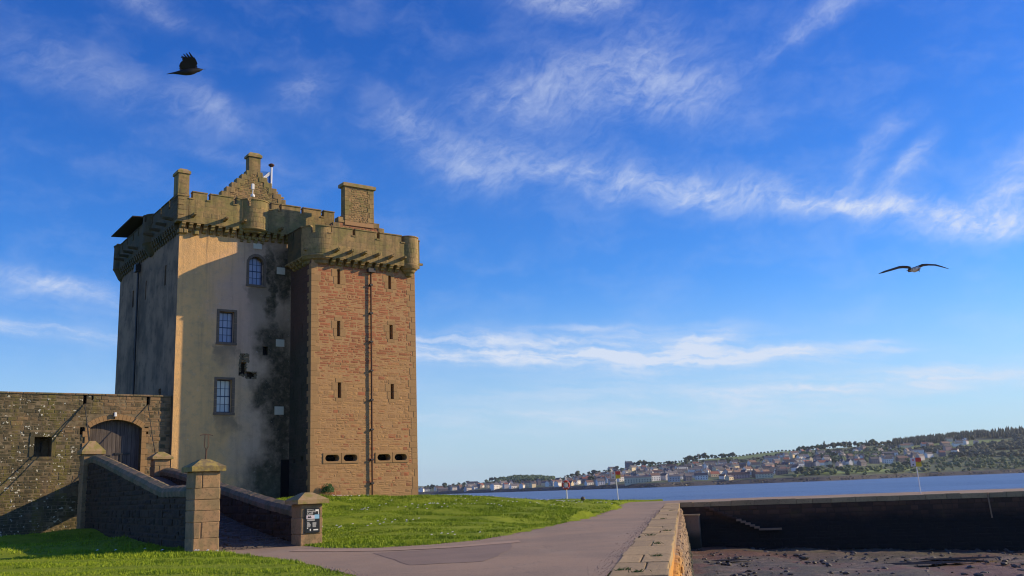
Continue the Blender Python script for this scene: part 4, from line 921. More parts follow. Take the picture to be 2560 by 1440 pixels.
# drawbridge
db = empty('drawbridge', CW(-3.0, -1.5, 2.9), CA); tag(db, 'short timber drawbridge with two chains between the ramp and the gateway', 'drawbridge')
DO = (-3.0, -1.5, 2.9)
v = cvz - .02
while v > -3.35: MB().box((-4.75, v - .23, 2.78), (-1.45, v - .01, 2.93)).build('plank', M_plank, db, off=DO); v -= .24
for u in (-4.6, -3.1, -1.6): MB().box((u - .1, -3.4, 2.6), (u + .1, cvz - .01, 2.777)).build('beam', M_plank, db, off=DO)
for (u, v1, u2) in ((-4.66, -3.1, -4.66), (-1.31, -3.0, -1.40), (-4.66, -2.6, -4.45)):
    P0 = Vector((u, cvz - .02, 7.05)); P1 = Vector((u2, v1, 3.0)); n = 26; m = MB()
    m.tube([P0.lerp(P1, k / n) + Vector((0, 0, -.35 * math.sin(PI * k / n))) for k in range(n + 1)], [.018 + .012 * (k % 2) for k in range(n + 1)], 5); m.build('chain', M_iron, db, off=DO)

# ------------------------------------------------------------------ RAMP
def uL(v): return -5.08 + (v + 3.4) * .0422
def uR(v): return -1.45 + (v + 3.0) * .0548
def pathL(): return [(-3.3, 4.02), (-4.4, 4.05), (-5.4, 3.98), (-7.8, 3.68), (-11.2, 3.22), (-15.2, 2.68), (-18.0, 2.30), (-19.0, 2.17), (-21.0, 2.16), (-24.0, 2.12)]
def pathR(): return [(-2.7, 3.32), (-4.0, 3.36), (-6.6, 3.16), (-9.5, 2.86), (-14.8, 2.24), (-18.5, 1.84), (-20.9, 1.58), (-23.5, 1.37), (-24.3, 1.33)]
rampo = empty('approach_ramp', CW(-3.8, -14, 0), CA); tag(rampo, 'walled stone ramp rising from the gate pillars to the castle gateway', 'ramp')
RO = (-3.8, -14.0, 0.0); DK = stone_protos(M_dark, 8, 41)
WTH = .5
for (path, U, sgn, zb0) in ((pathL(), uL, 1, -.2), (pathR(), uR, 1, -.2)):
    m = MB(); V = []; n = len(path)
    for (v, z) in path:
        zb = zb0
        for (uu, zz) in ((U(v), zb), (U(v), z - .16), (U(v) + WTH, z - .16), (U(v) + WTH, zb)): V.append((uu, v, zz))
    F_ = [tuple([0, 1, 2, 3]), tuple([(n - 1) * 4 + k for k in (3, 2, 1, 0)])]
    for i in range(n - 1):
        for k in range(3): F_.append((i * 4 + k, i * 4 + k + 1, (i + 1) * 4 + k + 1, (i + 1) * 4 + k))
    m.add(V, F_); wo = m.build('ramp_wall', M_dark, rampo, off=RO)
    ztop = lambda s, path=path: np.interp(-s, [-p[0] for p in path], [p[1] for p in path]) - .2
    MM = (lambda s, z, d, U=U: (U(s) + d, s, z))
    cs = courses(-23.8, -3.4, 0 if U is uL else 0.0, 4.1, (.16, .34), (.3, .75), random.Random(19), top=ztop)
    lay(cs, MM, DK, wo, M_dark, .14, .035, 120, random.Random(20), off=RO, proud=(.01, .06), left=True)
    # rounded cope, laid in lengths
    dense = []; vv = path[0][0]
    L = 0
    step = .62; v_ = path[0][0]
    while v_ > path[-1][0] + .05:
        v2 = max(v_ - step * random.uniform(.8, 1.25), path[-1][0]); zf = lambda q_: float(np.interp(-q_, [-p[0] for p in path], [p[1] for p in path]))
        m = MB(); PR = [(-.05, -.30), (-.07, -.12), (.02, .02), (WTH * .5, .10), (WTH - .02, .02), (WTH + .07, -.12), (WTH + .05, -.30)]; V = []
        for q_, pad in ((v_ - .008, 0), ((v_ + v2) / 2, .012), (v2 + .008, 0)):
            for (du, dz) in PR: V.append((U(q_) + du, q_, zf(q_) - .10 + dz + pad + random.uniform(-.012, .012)))
        k = len(PR); m.add(V, [(a * k + b, a * k + b + 1, (a + 1) * k + b + 1, (a + 1) * k + b) for a in range(2) for b in range(k - 1)] + [tuple(range(k)), tuple(range(3 * k - 1, 2 * k - 1, -1))])
        m.build('cope_stone', M_rampcap, wo, off=RO); v_ = v2
# deck
dk = [(-3.38, 2.93), (-6, 2.6), (-10, 1.85), (-14, 1.15), (-18, .62), (-22, .18), (-24.6, .01)]
m = MB(); V = []
for (v, z) in dk: V += [(uL(v) + WTH - .05, v, z), (uR(v) + .05, v, z), (uL(v) + WTH - .05, v, -.2), (uR(v) + .05, v, -.2)]
F_ = [];
for i in range(len(dk) - 1): a = i * 4; b = a + 4; F_ += [(a, a + 1, b + 1, b)]
F_.append((0, 1, 3, 2)); m.add(V, F_); deck = m.build('ramp_deck', M_sett, rampo, off=RO)
ss = MB(); rs = random.Random(23); P_ = stone_protos(M_sett, 5, 51); v_ = -24.5
while v_ < -13:
    w2 = rs.uniform(.13, .18); u_ = uL(v_) + WTH + .02; zz = float(np.interp(-v_, [-p[0] for p in dk], [p[1] for p in dk]))
    while u_ < uR(v_) - .1:
        l_ = rs.uniform(.14, .26); h = rs.uniform(.0, .045) if rs.random() > .06 else .07
        ss.cbox((u_ + .01, v_ + .01, zz - .05), (u_ + l_ - .01, v_ + w2 - .01, zz + h), .015); u_ += l_
    v_ += w2
o = ss.build('sett_paving', M_sett, rampo, off=RO); tag(o, kind='stuff')
# end wall of ramp beneath drawbridge
m = MB(); m.box((-4.6, -3.5, -.2), (-1.4, -3.39, 2.75)); m.build('ramp_end_wall', M_dark, rampo, off=RO)

def pillar(name_label, u0, u1, v0, v1, zt, zcap, apex, capmat=None, z0=-.1, cat='pillar', rows=(.5,), over=.17):
    c = ((u0 + u1) / 2, (v0 + v1) / 2, 0.0)
    p = empty('gate_pillar', CW(*c), CA); tag(p, name_label, cat, 'square stone gate pillars on the castle ramp')
    rs_ = random.Random(int(abs(u0 * 100))); z = z0; k = 0
    core = MB(); core.box((u0 + .03, v0 + .03, z0), (u1 - .03, v1 - .03, zt)); core.build('core', M_mortar, p, off=c)
    while z < zt - .02:
        h = rs_.uniform(.34, .55)
        if zt - z - h < .2: h = zt - z
        if k % 2 == 0 or h < .36:
            m = MB(); m.cbox((u0, v0, z + .006), (u1, v1, z + h - .006), .03, .012); m.build('stone_block', M_pillar, p, off=c)
        else:
            s = u0 + (u1 - u0) * rs_.choice((.3, .7, .75)); m = MB(); m.cbox((u0, v0, z + .006), (s - .006, v1, z + h - .006), .03, .012); m.build('stone_block', M_pillar, p, off=c)
            m = MB(); m.cbox((s + .006, v0, z + .006), (u1, v1, z + h - .006), .03, .012); m.build('stone_block', M_pillar, p, off=c)
        z += h; k += 1
    m = MB(); o_ = over; V = []
    for (e, z_) in ((o_, zt + .003), (o_, zcap), ):
        V += [(u0 - e, v0 - e, z_), (u1 + e, v0 - e, z_), (u1 + e, v1 + e, z_), (u0 - e, v1 + e, z_)]
    a = .14; V += [(c[0] - a, c[1] - a, apex), (c[0] + a, c[1] - a, apex), (c[0] + a, c[1] + a, apex), (c[0] - a, c[1] + a, apex)]
    m.add(V, [(0, 3, 2, 1), (0, 1, 5, 4), (1, 2, 6, 5), (2, 3, 7, 6), (3, 0, 4, 7), (4, 5, 9, 8), (5, 6, 10, 9), (6, 7, 11, 10), (7, 4, 8, 11), (8, 9, 10, 11)])
    m.build('pillar_cap', capmat or M_cap, p, off=c); return p, c
p1, c1 = pillar('tall near pillar with yellow-lichened cap and a rusty forked iron on top', -6.27, -5.42, -24.5, -23.65, 2.52, 2.68, 2.92, M_ycap, over=.13)
p2, c2 = pillar('low near pillar carrying the black information sign', -2.82, -2.03, -24.9, -24.1, 1.36, 1.50, 1.74)
p3, c3 = pillar('pillar at the top of the ramp, left of the plank gate', -5.32, -4.42, -3.4, -2.55, 4.12, 4.28, 4.80, over=.12)
p4, c4 = pillar('pillar at the top of the ramp, right of the plank gate by the tower', -1.83, -1.03, -3.4, -2.6, 3.82, 3.95, 4.22, over=.14)
ir = MB(); ir.tube([(0.05, 0, 2.92), (.06, 0, 3.25)], .022, 6); ir.tube([(.06, 0, 3.22), (.0, 0, 3.34), (.01, 0, 3.72)], .013, 5); ir.tube([(.06, 0, 3.22), (.12, 0, 3.34), (.11, 0, 3.72)], .013, 5); ir.tube([(-.16, 0, 3.70), (-.05, 0, 3.725), (.15, 0, 3.725), (.27, 0, 3.70)], .012, 5)
ir.build('iron_fork', M_rust, p1)
# sign
sg = empty('information_sign', CW(-2.41, -24.925, .41), CA); tag(sg, 'black visitor sign with white lettering and a picture, fixed to the low pillar', 'sign')
MB().cbox((-.265, -.02, 0), (.265, .022, .80), .012).build('board', M_signblk, sg)
def text(s, x_, z_, size, parent, mat, y_=-.0225):
    cu_ = bpy.data.curves.new('text', 'FONT'); cu_.body = s; cu_.size = size; cu_.extrude = .001
    t = bpy.data.objects.new('text', cu_); COL.objects.link(t)
    dg = bpy.context.evaluated_depsgraph_get(); me = bpy.data.meshes.new_from_object(t.evaluated_get(dg)); bpy.data.objects.remove(t)
    me.materials.clear(); me.materials.append(mat); o = bpy.data.objects.new('lettering', me); COL.objects.link(o); o.parent = parent; o.location = (x_, y_, z_); o.rotation_euler = (PI / 2, 0, 0); return o
text('Welcome to', -.2, .745, .045, sg, M_signtxt); text('Broughty', -.2, .675, .085, sg, M_signtxt); text('Castle', -.2, .60, .085, sg, M_signtxt)
MB().box((.10, -.024, .70), (.22, -.0205, .76)).build('logo', M_signtxt, sg); MB().box((.2, -.024, .60), (.225, -.0205, .70)).build('logo', M_signtxt, sg)
MB().box((-.22, -.024, .455), (.07, -.0205, .575)).build('picture', M_signland, sg); MB().box((.07, -.024, .455), (.24, -.0205, .59)).build('picture', M_signsky, sg)
MB().prism([(-.19, .48), (-.16, .55), (-.12, .53), (-.08, .555), (-.04, .49)], FRONT(0), -.026, -.0242).build('picture', M_signblk, sg)
rs = random.Random(2)
for (xa, z0_, n, w0) in ((-.2, .42, 2, .28), (-.2, .34, 1, .12), (-.2, .30, 5, .14), (.0, .32, 6, .15)):
    for k in range(n):
        w_ = w0 * rs.uniform(.7, 1.0); z_ = z0_ - k * .027; MB().box((xa, -.024, z_), (xa + w_, -.0205, z_ + .011)).build('print_line', M_signtxt, sg)
MB().box((-.2, -.024, .14), (-.16, -.0205, .17)).build('logo', M_signtxt, sg); MB().box((-.1, -.024, .06), (-.06, -.0205, .13)).build('logo', M_signtxt, sg)
MB().box((.03, -.024, .075), (.2, -.0205, .115)).build('logo', M_signtxt, sg)

# ------------------------------------------------------------------ TERRAIN
def fbm(X, Y, s0=1.0, o=4, seed=0):
    z = np.zeros_like(X); a = 1.0; k = s0; rr = np.random.RandomState(seed)
    for i in range(o):
        th = rr.uniform(0, 6.28, 4); z += a * (np.sin(k * (X * np.cos(th[0]) + Y * np.sin(th[0])) + th[1]) * np.sin(k * 1.3 * (X * np.cos(th[2]) + Y * np.sin(th[2])) + th[3])); a *= .55; k *= 1.9
    return z
CPT = []
def cp(x, y, z): CPT.append((x, y, z))
for p in ((-6.2, 31, 0), (-1.4, 32.3, 0), (1.7, 43.5, 0), (5, 60, 0), (8.2, 80, .02), (0, 20, 0), (-3, 20, 0), (-12, 24, 0), (-8.4, 29.4, 0), (4, 40, 0), (7, 55, 0), (11, 75, 0), (12, 84, .02), (10, 88, .12), (-30, 30, 0), (-20, 15, 0), (0, 0, 0), (-20, 0, 0), (-40, 45, 0.1), (-7, 35, .05),
          (-5.99, 57.69, 1.39), (-5.32, 61.77, 1.29), (-4.32, 65.86, 1.06), (-3.16, 69.93, .78), (-1.86, 75, .54), (0, 80, .56), (4, 84.9, .57), (8.7, 87.4, .2), (6.5, 86.5, .42), (20, 80, 0), (2, 80, .5), (5, 82, .42), (5.5, 74, .1), (-6, 75, 1.0), (-12, 80, 1.0)): cp(*p)
for (u, v, z) in ((7.03, -3.13, 1.62), (10, -3.13, 1.50), (14.2, -3.13, 1.38), (14.2, 3, 1.3), (3.5, 0, 1.45), (0, 0, 1.3), (6.5, 0, 1.5), (4, -5, 1.3), (10, -10, .95), (5, -12, .7), (0, -10, .6), (13, -10, .8), (0, -18, .3), (5, -19, .3), (10, -17, .45), (-1, -22, .08), (-2, -3, .9), (-6, 0, .12), (-10, 0, .15), (-8, -10, .05), (-7, -20, 0), (-3, -3, .3), (0, 14, 1.5), (9, 14, 1.5), (-14, 2, .2)):
    p = CW(u, v); cp(p.x, p.y, z)
CPN = np.array(CPT)
def hgt(X, Y):
    X = np.asarray(X, float); Y = np.asarray(Y, float); num = np.zeros_like(X); den = np.zeros_like(X)
    for (a, b, c) in CPN:
        d2 = (X - a) ** 2 + (Y - b) ** 2 + .8; w_ = d2 ** -1.7; num += w_ * c; den += w_
    z = num / den
    # beyond the ridge the bank falls to the foreshore
    edge = np.interp(X, [-60, -20, -8, -3, 0, 4, 9, 12, 60], [110, 100, 84, 81.5, 84, 88.5, 91.5, 91, 90])
    d = np.clip(Y - edge, 0, 12); z = z - d * .55
    return np.maximum(z, -6)
LEFTLINE = lambda y: -1.5 + .168 * y      # quay coping, inner line
EDGE = lambda y: -.4 + .168 * y           # quay edge
rb = [(-1.5, 8), (-3.3, 19.9), (-5.5, 24.5), (-7.0, 27.2), (-8.6, 29.4), (-10.0, 31.2), (-7.7, 33.4), (-6.9, 32.2), (-6.25, 31.0), (-4.4, 29.9), (-2.8, 30.6), (-1.36, 32.2), (.2, 37.5), (1.75, 43.5), (4.5, 56), (6.5, 67), (8.16, 80), (9.2, 86.5), (10.0, 90.5)]
def in_road(X, Y):
    P = rb + [(13.7, 90.5), (13.2, 84), (EDGE(77), 77), (EDGE(8), 8)]; c = np.zeros(X.shape, bool); n = len(P)
    for i in range(n):
        (x1, y1), (x2, y2) = P[i], P[(i + 1) % n]
        cond = ((y1 > Y) != (y2 > Y)) & (X < (x2 - x1) * (Y - y1) / (y2 - y1 + 1e-12) + x1); c ^= cond
    return c
gx = np.arange(-90, 24.01, .6); gy = np.arange(-30, 116.01, .6); GX, GY = np.meshgrid(gx, gy)
GZ_ = hgt(GX, GY) + .05 * (np.sin(GX * 1.3 + GY * .7) * np.sin(GY * 1.1 - GX * .4)) * (hgt(GX, GY) > .15)
road = in_road(GX, GY) | (GX > LEFTLINE(GY) - .3)
# sink beneath the road sheet, softly
GZ_ = np.where(road, np.minimum(GZ_, -.05), GZ_)
nx, ny = len(gx), len(gy)
keep = []
for j in range(ny - 1):
    for i in range(nx - 1):
        if gx[i + 1] > EDGE(gy[j]) - .2 and gy[j] < 78.5: continue
        if gx[i] > 13 and gy[j] >= 78: continue
        a = j * nx + i; keep.append((a, a + 1, a + nx + 1, a + nx))
ground = npmesh('ground', np.stack([GX.ravel(), GY.ravel(), GZ_.ravel()], 1), keep, M_grass, smooth=True); ground['kind'] = 'structure'
# road sheet
def poly_obj(name, pts, z, mat, kind='structure', parent=None):
    bm = bmesh.new(); vs = [bm.verts.new((*p, z)) for p in pts]; f_ = bm.faces.new(vs); bmesh.ops.triangulate(bm, faces=[f_]); me = bpy.data.meshes.new(name); bm.to_mesh(me); bm.free(); me.materials.append(mat)
    for p in me.polygons:
        if p.normal.z < 0: p.flip()
    o = bpy.data.objects.new(name, me); COL.objects.link(o)
    if kind: o['kind'] = kind
    if parent: o.parent = parent
    return o
def wob(pts, amp=.12, n=6, seed=0):
    r_ = random.Random(seed); out = []
    for (a, b), (c, d) in zip(pts, pts[1:]):
        for k in range(n): t = k / n; out.append((a + (c - a) * t + r_.uniform(-amp, amp), b + (d - b) * t + r_.uniform(-amp, amp)))
    out.append(pts[-1]); return out
poly_obj('road', [(-1.0, -20)] + wob(rb, .07, 6, 1) + [(13.8, 90.5), (40, 86.5), (60, 79.5), (60, 66), (EDGE(76.4) + .3, 76.4 + .9), (LEFTLINE(76), 76), (LEFTLINE(8), 8), (-.4, -20)], 0.0, M_road)
poly_obj('asphalt_patch', wob([(-4.1, 27.2), (-2.2, 27.9), (-.25, 30.2), (-.30, 26.5), (-.85, 22.6), (-2.5, 22.3), (-4.1, 27.2)], .05, 5, 9)[:-1], .006, M_patch)
poly_obj('paving_strip', wob([(-6.9, 30.5), (-5.4, 29.6), (-3.6, 28.9), (-1.9, 29.4), (-.1, 31.0)], .05, 4, 3) + wob([(.0, 29.9), (-1.9, 28.4), (-3.6, 28.0), (-5.4, 28.6), (-7.0, 29.6)], .05, 4, 4), .012, M_strip)

# ------------------------------------------------------------------ QUAY
quay = empty('quay_wall', (LEFTLINE(10), 10, 0)); tag(quay, 'stone quay edge with broad coping slabs and an orange-lichened side running beside the road', 'quay')
QO = (LEFTLINE(10), 10.0, 0.0)
ang = math.atan(.168)
def QP(s, d, z):   # s along the quay from y=0, d outwards from inner line, z
    y = s * math.cos(ang); return (LEFTLINE(y) + d / math.cos(ang) * 1.0 + 0, y, z)
rs = random.Random(29); s = 6.0
while s < 78:
    l_ = rs.uniform(1.1, 2.3); 
    parts_ = [(rs.uniform(-.08, .05), 1.1)] if rs.random() < .85 else [(0.0, rs.uniform(.45, .65))]
    if len(parts_) == 1 and parts_[0][1] < 1: parts_.append((parts_[0][1], 1.1))
    for (d0, d1) in parts_:
        zt = .016 + rs.uniform(-.008, .012); m = MB(); c = .012
        if s > 40: c = .01
        jj = [rs.uniform(-.035, .035) for _ in range(4)]; V = [QP(s + .012, d0 + .01, -.35), QP(s + l_ - .012, d0 + .01, -.35), QP(s + l_ - .012, d1 - .008, -.35), QP(s + .012, d1 - .008, -.35), QP(s + .012, d0 + .01, zt - c), QP(s + l_ - .012, d0 + .01, zt - c), QP(s + l_ - .012 + jj[0], d1 - .008 + jj[1], zt - c), QP(s + .012, d1 - .008 + jj[2], zt - c),
             QP(s + .03, d0 + .03, zt), QP(s + l_ - .03, d0 + .03, zt + rs.uniform(-.01, .01)), QP(s + l_ - .04 + jj[0], d1 - .05 + jj[1], zt - .008), QP(s + .03, d1 - .05 + jj[2], zt - .006)]
        m.add(V, [(0, 1, 5, 4), (1, 2, 6, 5), (2, 3, 7, 6), (3, 0, 4, 7), (4, 5, 9, 8), (5, 6, 10, 9), (6, 7, 11, 10), (7, 4, 8, 11), (8, 9, 10, 11)])
        m.build('coping_slab', M_cope, quay, off=QO)
    s += l_
# battered face
m = MB(); m.add([QP(-4, 1.06, -.02), QP(78, 1.06, -.02), QP(78, 1.75, -4.5), QP(-4, 1.75, -4.5)], [(0, 1, 2, 3)]); fc = m.build('quay_face', M_face, quay, off=QO)
FQ = stone_protos(M_face, 10, 61); cs = courses(8, 77.5, -3.6, -.36, (.22, .42), (.4, 1.0), rs); cs = sorted(cs, key=lambda r: r[0] + rs.uniform(0, 3)); rest = MB(); nq = 0
for (s, z, w_, h) in cs:
    dd = 1.06 + .154 * (-(z + h / 2)); me = rs.choice(FQ); c = Vector(QP(s + w_ / 2, dd, z + h / 2)) - Vector(QO)
    rot = (0, 0, PI / 2 - ang); sc_ = (w_ - .03, .22 * rs.uniform(.6, 1.5), h - .03)
    if nq < 280: inst('stone', me, fc, c, sc_, rot); nq += 1
    else:
        ca, sa = math.cos(rot[2]), math.sin(rot[2]); rest.add([(c.x + p.co.x * sc_[0] * ca - p.co.y * sc_[1] * sa, c.y + p.co.x * sc_[0] * sa + p.co.y * sc_[1] * ca, c.z + p.co.z * sc_[2]) for p in me.vertices], [tuple(f_.vertices) for f_ in me.polygons])
tag(rest.build('rubble_masonry', M_face, fc), kind='stuff')

# pier across the harbour
PA = Vector((EDGE(77.0), 77.0, 0)); PB = Vector((62.0, 64.4, 0)); pd = (PB - PA).normalized(); pn = Vector((-pd.y, pd.x, 0))   # pn points away from camera
pang = math.atan2(pd.y, pd.x)
pier = empty('pier', PA, pang); tag(pier, 'dark seaweed-stained harbour pier closing the far side of the basin', 'pier')
m = MB(); m.box((0, .0, -5), (50.5, 8.4, -.32)); pw2 = m.build('pier_wall', M_weed, pier)
PFm = lambda s, z, d: (s, d, z)
WE = stone_protos(M_weed, 10, 71)
lay(courses(1.2, 34, -4.2, -.34, (.26, .46), (.45, 1.1), rs), PFm, WE, pw2, M_weed, .12, .03, 290, rs, proud=(.02, .06))
s = 0
while s < 50:
    l_ = rs.uniform(.9, 1.9); zt = .06 + rs.uniform(-.02, .03); m = MB(); m.cbox((s + .01, -.06, -.31), (s + l_ - .01, .9, zt), .03); m.build('cope_stone', M_cope, pier); s += l_
m = MB(); m.box((0, .92, -.3), (50.5, 8.3, -.012)); m.build('pier_core', M_road, pier)
# stairs down the pier wall, and the small lit return beside the quay
st = empty('harbour_steps', PA + pd * 1.6 - pn * .02, pang); tag(st, 'worn stone steps descending the dark pier wall into the basin', 'steps')
for k in range(12):
    x0 = .35 + k * .33; z_ = -.30 - k * .145; m = MB(); m.cbox((x0, -.42, z_ - .16), (x0 + .40, 0.0, z_), .02); m.build('step', M_face if k > 6 else M_weed, st)
m = MB(); m.cbox((.35 + 12 * .33, -.42, -2.2), (.35 + 12 * .33 + 1.7, 0, -2.06), .02); m.build('landing', M_face, st)
m = MB(); m.box((-1.3, -1.2, -3.8), (-.1, 0, -.95)); m.build('return_wall', M_face, st); m = MB(); m.cbox((-1.35, -1.25, -.94), (-.05, 0, -.84), .02); m.build('landing', M_cope, st)
ld = empty('pier_post', PA + pd * 22.3 - pn * .12, pang); tag(ld, 'weathered timber fender post fixed to the dark pier wall at far right', 'post')
m = MB(); m.tube([(0, 0, .05), (.1, 0, -1.75)], .05, 6); m.build('post', M_face, ld)

# harbour bed
bx = np.arange(0, 70.1, .5); by = np.arange(4, 80.1, .5); BX, BY = np.meshgrid(bx, by)
r_ = np.random.RandomState(3)
BZ = np.interp(BX, [0, 14, 40, 70], [-3.35, -3.4, -4.2, -4.4]) + .10 * fbm(BX, BY, .55, 5, 2) + .02 * r_.randn(*BX.shape)
q_ = []
nbx = len(bx)
for j in range(len(by) - 1):
    for i in range(nbx - 1):
        if bx[i + 1] < EDGE(by[j]) - 1: continue
        a = j * nbx + i; q_.append((a, a + 1, a + nbx + 1, a + nbx))
bed = npmesh('harbour_bed', np.stack([BX.ravel(), BY.ravel(), BZ.ravel()], 1), q_, M_bed, smooth=True); bed['kind'] = 'structure'
# weedy rocks strewn on the bed
rs = random.Random(31); R1 = MB()
def rock(mb, c, r, rs, sq_=.55):
    ico = [(0, 0, 1), (.894, 0, .447), (.276, .851, .447), (-.724, .526, .447), (-.724, -.526, .447), (.276, -.851, .447), (.724, .526, -.447), (-.276, .851, -.447), (-.894, 0, -.447), (-.276, -.851, -.447), (.724, -.526, -.447), (0, 0, -1)]
    fs = [(0, 1, 2), (0, 2, 3), (0, 3, 4), (0, 4, 5), (0, 5, 1), (1, 6, 2), (2, 7, 3), (3, 8, 4), (4, 9, 5), (5, 10, 1), (6, 7, 2), (7, 8, 3), (8, 9, 4), (9, 10, 5), (10, 6, 1), (11, 7, 6), (11, 8, 7), (11, 9, 8), (11, 10, 9), (11, 6, 10)]
    a = rs.uniform(0, 6.28); ca, sa = math.cos(a), math.sin(a); ex = rs.uniform(.8, 1.5)
    V = []
    for (x_, y_, z_) in ico:
        k = r * rs.uniform(.75, 1.2); X_, Y_ = x_ * k * ex, y_ * k; V.append((c[0] + X_ * ca - Y_ * sa, c[1] + X_ * sa + Y_ * ca, c[2] + z_ * k * sq_))
    mb.add(V, fs)
for k in range(1500):
    y_ = rs.uniform(38, 75); x_ = rs.uniform(EDGE(y_) + 1.2, 46)
    if x_ / y_ > .62: continue
    zz = float(np.interp(x_, [0, 14, 40, 70], [-3.35, -3.4, -4.2, -4.4])); rock(R1, (x_, y_, zz + .02), rs.choice((.05, .07, .10, .18)) * rs.uniform(.7, 1.3), rs)
tag(R1.build('shore_rubble', M_rock), kind='stuff')
for (x_, y_, rx, ry) in ((27.5, 62, 2.6, .8), (24, 58.6, 3.2, .9), (33, 60, 2.5, .7), (13, 62, 1.2, .6)):
    zz = float(np.interp(x_, [0, 14, 40, 70], [-3.35, -3.4, -4.2, -4.4])) + .13; pts = [(x_ + rx * math.cos(t_) * rs.uniform(.8, 1.1), y_ + ry * math.sin(t_) * rs.uniform(.8, 1.1)) for t_ in [2 * PI * k / 18 for k in range(18)]]
    poly_obj('puddle', pts, zz, M_puddle)

# sea
sea = npmesh('sea', [(-9000, 84, -4.0), (9000, 84, -4.0), (9000, 14000, -4.0), (-9000, 14000, -4.0)], [(0, 1, 2, 3)], M_sea); sea['kind'] = 'structure'
sb = npmesh('seabed', [(-9000, -500, -6.5), (9000, -500, -6.5), (9000, 14000, -6.5), (-9000, 14000, -6.5)], [(0, 1, 2, 3)], M_bed); sb['kind'] = 'structure'

# ------------------------------------------------------------------ GRASS, DAISIES
def tufts(N, xr, yr, hb, wb, seed, cond):
    r_ = np.random.RandomState(seed); X = r_.uniform(*xr, N); Y = r_.uniform(*yr, N)
    ok = ~in_road(X, Y) & (X < LEFTLINE(Y) - .2) & cond(X, Y); X, Y = X[ok], Y[ok]; Z = hgt(X, Y) - .01
    n = len(X); nb = 4; th = r_.uniform(0, 6.28, (n, nb)); dx = r_.normal(0, .05, (n, nb)) * wb / .02; dy = r_.normal(0, .05, (n, nb)) * wb / .02
    cm = np.clip(.55 + .5 * fbm(X, Y, .9, 4, 5) + .35 * fbm(X, Y, 4.0, 2, 6), .25, 2.4)[:, None]
    h = hb * cm * r_.uniform(.5, 1.4, (n, nb)); w2 = wb * r_.uniform(.6, 1.3, (n, nb)); lean = r_.uniform(.1, .6, (n, nb)) * h; la = r_.uniform(0, 6.28, (n, nb))
    bx_, by_, bz_ = X[:, None] + dx, Y[:, None] + dy, np.repeat(Z[:, None], nb, 1)
    V = np.stack([np.stack([bx_ - w2 * np.cos(th), by_ - w2 * np.sin(th), bz_], -1), np.stack([bx_ + w2 * np.cos(th), by_ + w2 * np.sin(th), bz_], -1), np.stack([bx_ + lean * np.cos(la), by_ + lean * np.sin(la), bz_ + h], -1)], 2).reshape(-1, 3)
    return V, np.arange(len(V)).reshape(-1, 3)
inramp = lambda X, Y: ~((((X - AX) * cu + (Y - AY) * su) > -5.6) & (((X - AX) * cu + (Y - AY) * su) < -1.2) & ((-(X - AX) * su + (Y - AY) * cu) > -24.5))
outc = lambda X, Y: ((-(X - AX) * su + (Y - AY) * cu) < .1) | ((X - AX) * cu + (Y - AY) * su > 14.3)
CND = lambda X, Y: inramp(X, Y) & outc(X, Y)
V1, T1 = tufts(42000, (-16, -2), (17, 35), .065, .009, 1, CND)
V2, T2 = tufts(9000, (-30, -8), (33, 56), .09, .02, 2, CND)
V3, T3 = tufts(56000, (-14, 8), (29, 60), .095, .018, 3, CND)
V4, T4 = tufts(12000, (-8, 11), (58, 92), .10, .035, 4, lambda X, Y: CND(X, Y) & (hgt(X, Y) > -.6))
gr = npmesh('grass', np.concatenate([V1, V2, V3, V4]), np.concatenate([T1, T2 + len(V1), T3 + len(V1) + len(V2), T4 + len(V1) + len(V2) + len(V3)]), M_blade); gr['kind'] = 'stuff'
# grit and soil along the grass margins and coping
GRT = MB(); rs = random.Random(71)
mg = wob(rb, .0, 1)
for (a_, b_), (c_, d_) in list(zip(rb, rb[1:]))[:-1]:
    L_ = math.hypot(c_ - a_, d_ - b_); 
    for k in range(int(L_ * 26)):
        t_ = rs.random(); x_, y_ = a_ + (c_ - a_) * t_ + rs.gauss(.05, .13), b_ + (d_ - b_) * t_ + rs.gauss(0, .13); r2 = rs.uniform(.008, .028); GRT.add([(x_ - r2, y_, .002), (x_ + r2 * .6, y_ - r2, .002), (x_ + r2, y_ + r2 * .8, .002), (x_, y_, .004 + r2 * .6)], [(0, 1, 3), (1, 2, 3), (2, 0, 3)])
for k in range(900):
    y_ = rs.uniform(12, 60); x_ = LEFTLINE(y_) - abs(rs.gauss(0, .22)); r2 = rs.uniform(.008, .025); GRT.add([(x_ - r2, y_, .002), (x_ + r2 * .6, y_ - r2, .002), (x_ + r2, y_ + r2 * .8, .002), (x_, y_, .004 + r2 * .6)], [(0, 1, 3), (1, 2, 3), (2, 0, 3)])
tag(GRT.build('grit', M_strip), kind='stuff')
r_ = np.random.RandomState(8); m = MB(); cl = [(r_.uniform(-14, 6), r_.uniform(30, 80)) for k in range(46)]
for (cx_, cy_) in cl:
    for k in range(r_.randint(3, 14)):
        x_, y_ = cx_ + r_.normal(0, .7), cy_ + r_.normal(0, .5)
        if in_road(np.array([x_]), np.array([y_]))[0] or not CND(np.array([x_]), np.array([y_]))[0]: continue
        z_ = float(hgt(np.array([x_]), np.array([y_]))[0]) + .07; s_ = .03 * (1 + y_ / 90)
        m.add([(x_ - s_, y_ - s_, z_), (x_ + s_, y_ - s_, z_ + .01), (x_ + s_, y_ + s_, z_ + .02), (x_ - s_, y_ + s_, z_), (x_, y_, z_ + .035)], [(0, 1, 4), (1, 2, 4), (2, 3, 4), (3, 0, 4)])
tag(m.build('daisies', M_white), kind='stuff')
